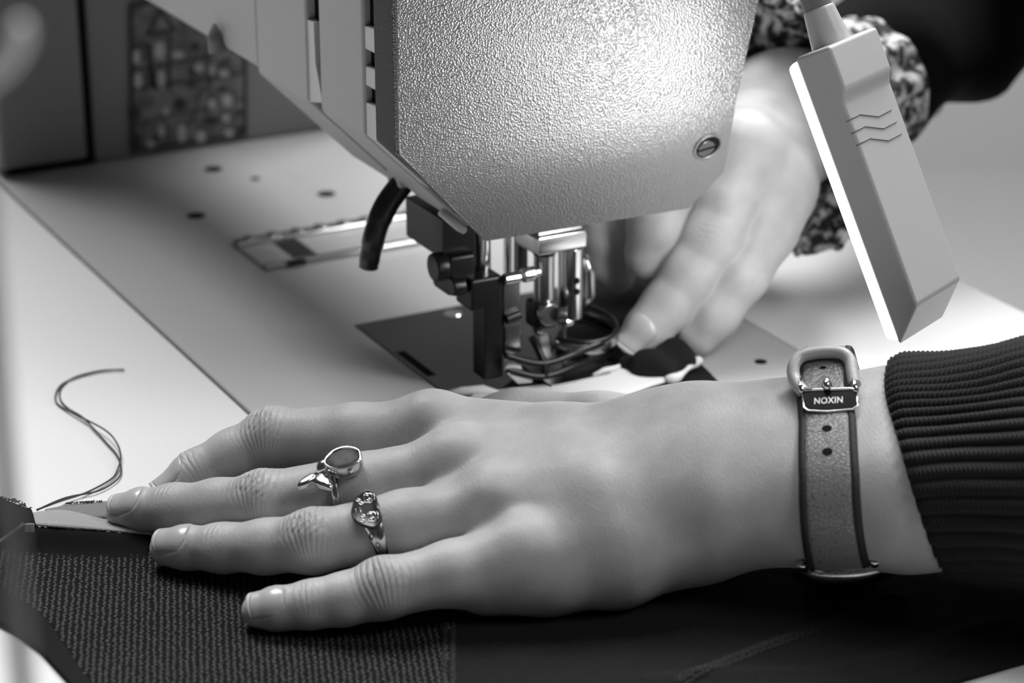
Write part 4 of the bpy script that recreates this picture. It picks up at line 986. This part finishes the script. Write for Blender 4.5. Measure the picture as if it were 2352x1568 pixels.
# pale interfacing strip and bunched cloth at the needle
itf = empty('interfacing_strip', G(1380,890,1.5), 'pale interfacing strip along cloth edge just behind the wrist', 'fabric strip')
strip('strip', [(1090,905,2.2),(1180,890,2.2),(1290,880,2.4),(1380,858,2.6),(1430,840,3),(1470,850,3),(1532,870,2.6)], [(1060,930,2.2),(1180,935,2.2),(1300,930,2.2),(1390,921,2.2),(1450,904,2.2),(1500,886,2.2),(1535,876,2.4)], 'interfacing', n=60, bulge=.5, parent=itf)
cp = catmull([G(1528,872,2.8), G(1552,868,3.4), G(1574,852,3.8), G(1590,836,4), G(1608,826,4)], 8)
MB().tube(cp, [.5]+[1.2+.5*math.sin(i*.3) for i in range(len(cp)-2)]+[.7], 12).build('rolled_end', 'interfacing', itf, smooth=True)
MB().tube([G(1362,862,3.2), G(1390,850,3.6), G(1412,846,3.8), G(1428,838,3.6)], [.6, 1.0, .9, .5], 10).build('torn_edge', 'interfacing', itf, smooth=True)
MB().tube([G(1010,905,1.6), G(1060,900,2.4), G(1110,897,2.6), G(1150,903,2)], [.5, 1.6, 1.8, .6], 10).build('strip_end', 'interfacing', itf, smooth=True)
def lump(P):
    d = chain(P, [(G(1445,842,3), 3.0), (G(1490,845,4), 4.5), (G(1545,825,5), 5.2), (G(1582,835,3), 3.0)], 4)
    d = smin(d, chain(P, [(G(1470,858,2.5), 3.2), (G(1530,862,2.5), 3.2)], 3), 4)
    return d+.55*np.sin(P[:,0]*.33+P[:,1]*.5+1)+.5*np.sin(P[:,0]*.2-P[:,1]*.7+P[:,2]*.6)
c_ = G(1510, 840, 4); BV_, BQ_ = surface_nets(lump, c_-[24,20,8], c_+[24,22,16], .9)
fastmesh('bunched_cloth', BV_, BQ_, 'twill_black', garment)

# ------------------------------------------------------------------ loose doubled thread on the table
thr = empty('loose_thread', G(200,1000,0), 'loose doubled dark thread curling on the white table', 'thread')
t1p = [(285,848,.6),(225,853,.6),(165,870,.6),(135,890,.5),(128,920,.5),(150,940,.6),(195,962,1.5),(245,990,2.2),(270,1020,2.2),(277,1050,1.6),(270,1078,.8),(255,1100,.6),(200,1130,.8),(140,1150,1.4),(85,1170,3)]
t2p = [(285,849,.6),(230,851,.6),(172,866,.6),(142,888,.5),(138,915,.5),(156,937,.6),(190,958,.9),(216,985,.9),(243,1015,.7),(270,1047,.8),(278,1083,.8),(263,1106,.8),(222,1128,.8),(150,1143,1.4),(85,1171,3)]
for t in (t1p, t2p): MB().tube(catmull([G(*q) for q in t], 8), .27, 8).build('strand', 'thread', thr, smooth=True)

# ------------------------------------------------------------------ sewing pin stuck in the folded edge
pin = empty('sewing_pin', G(60,1212,6), 'shiny pin with square head in the folded cloth at left', 'pin')
MB().tube([G(-120,1330,8), G(0,1243,8), G(54,1204,8.4)], .55, 12).build('shaft', 'chrome', pin, smooth=True)
pc_ = G(68, 1212, 7.2); MB().frame_box(pc_, CR, CU, CF, 1.2, 1.2, .8).build('head', 'cable_grey', pin, bevel=.3)

# ------------------------------------------------------------------ thread stand rod close to the lens at the left edge
pr0 = PD(6, 784, 250)
post = empty('thread_stand', np.array([pr0[0], pr0[1], 0]), 'tall grey rod out of focus at the left edge', 'thread stand')
MB().tube([np.array([pr0[0]-1, pr0[1], 8]), np.array([pr0[0]-1, pr0[1], 300])], 1.25, 16).build('rod', 'post_grey', post, smooth=True)
MB().tube([np.array([pr0[0]-1, pr0[1], 0]), np.array([pr0[0]-1, pr0[1], 6]), np.array([pr0[0]-1, pr0[1], 9])], [9, 9, 3], 28).build('base', 'post_grey', post, bevel=.5)
g0 = PD(22, 130, 252); MB().tube(catmull([g0+np.array([-3,0,-2.5]), g0, g0+np.array([1.2,0,2.4]), g0+np.array([.6,0,3.4])], 5), [1.2]*14+[1.0,.6], 14).build('thread_guide', 'post_white', post, smooth=True)
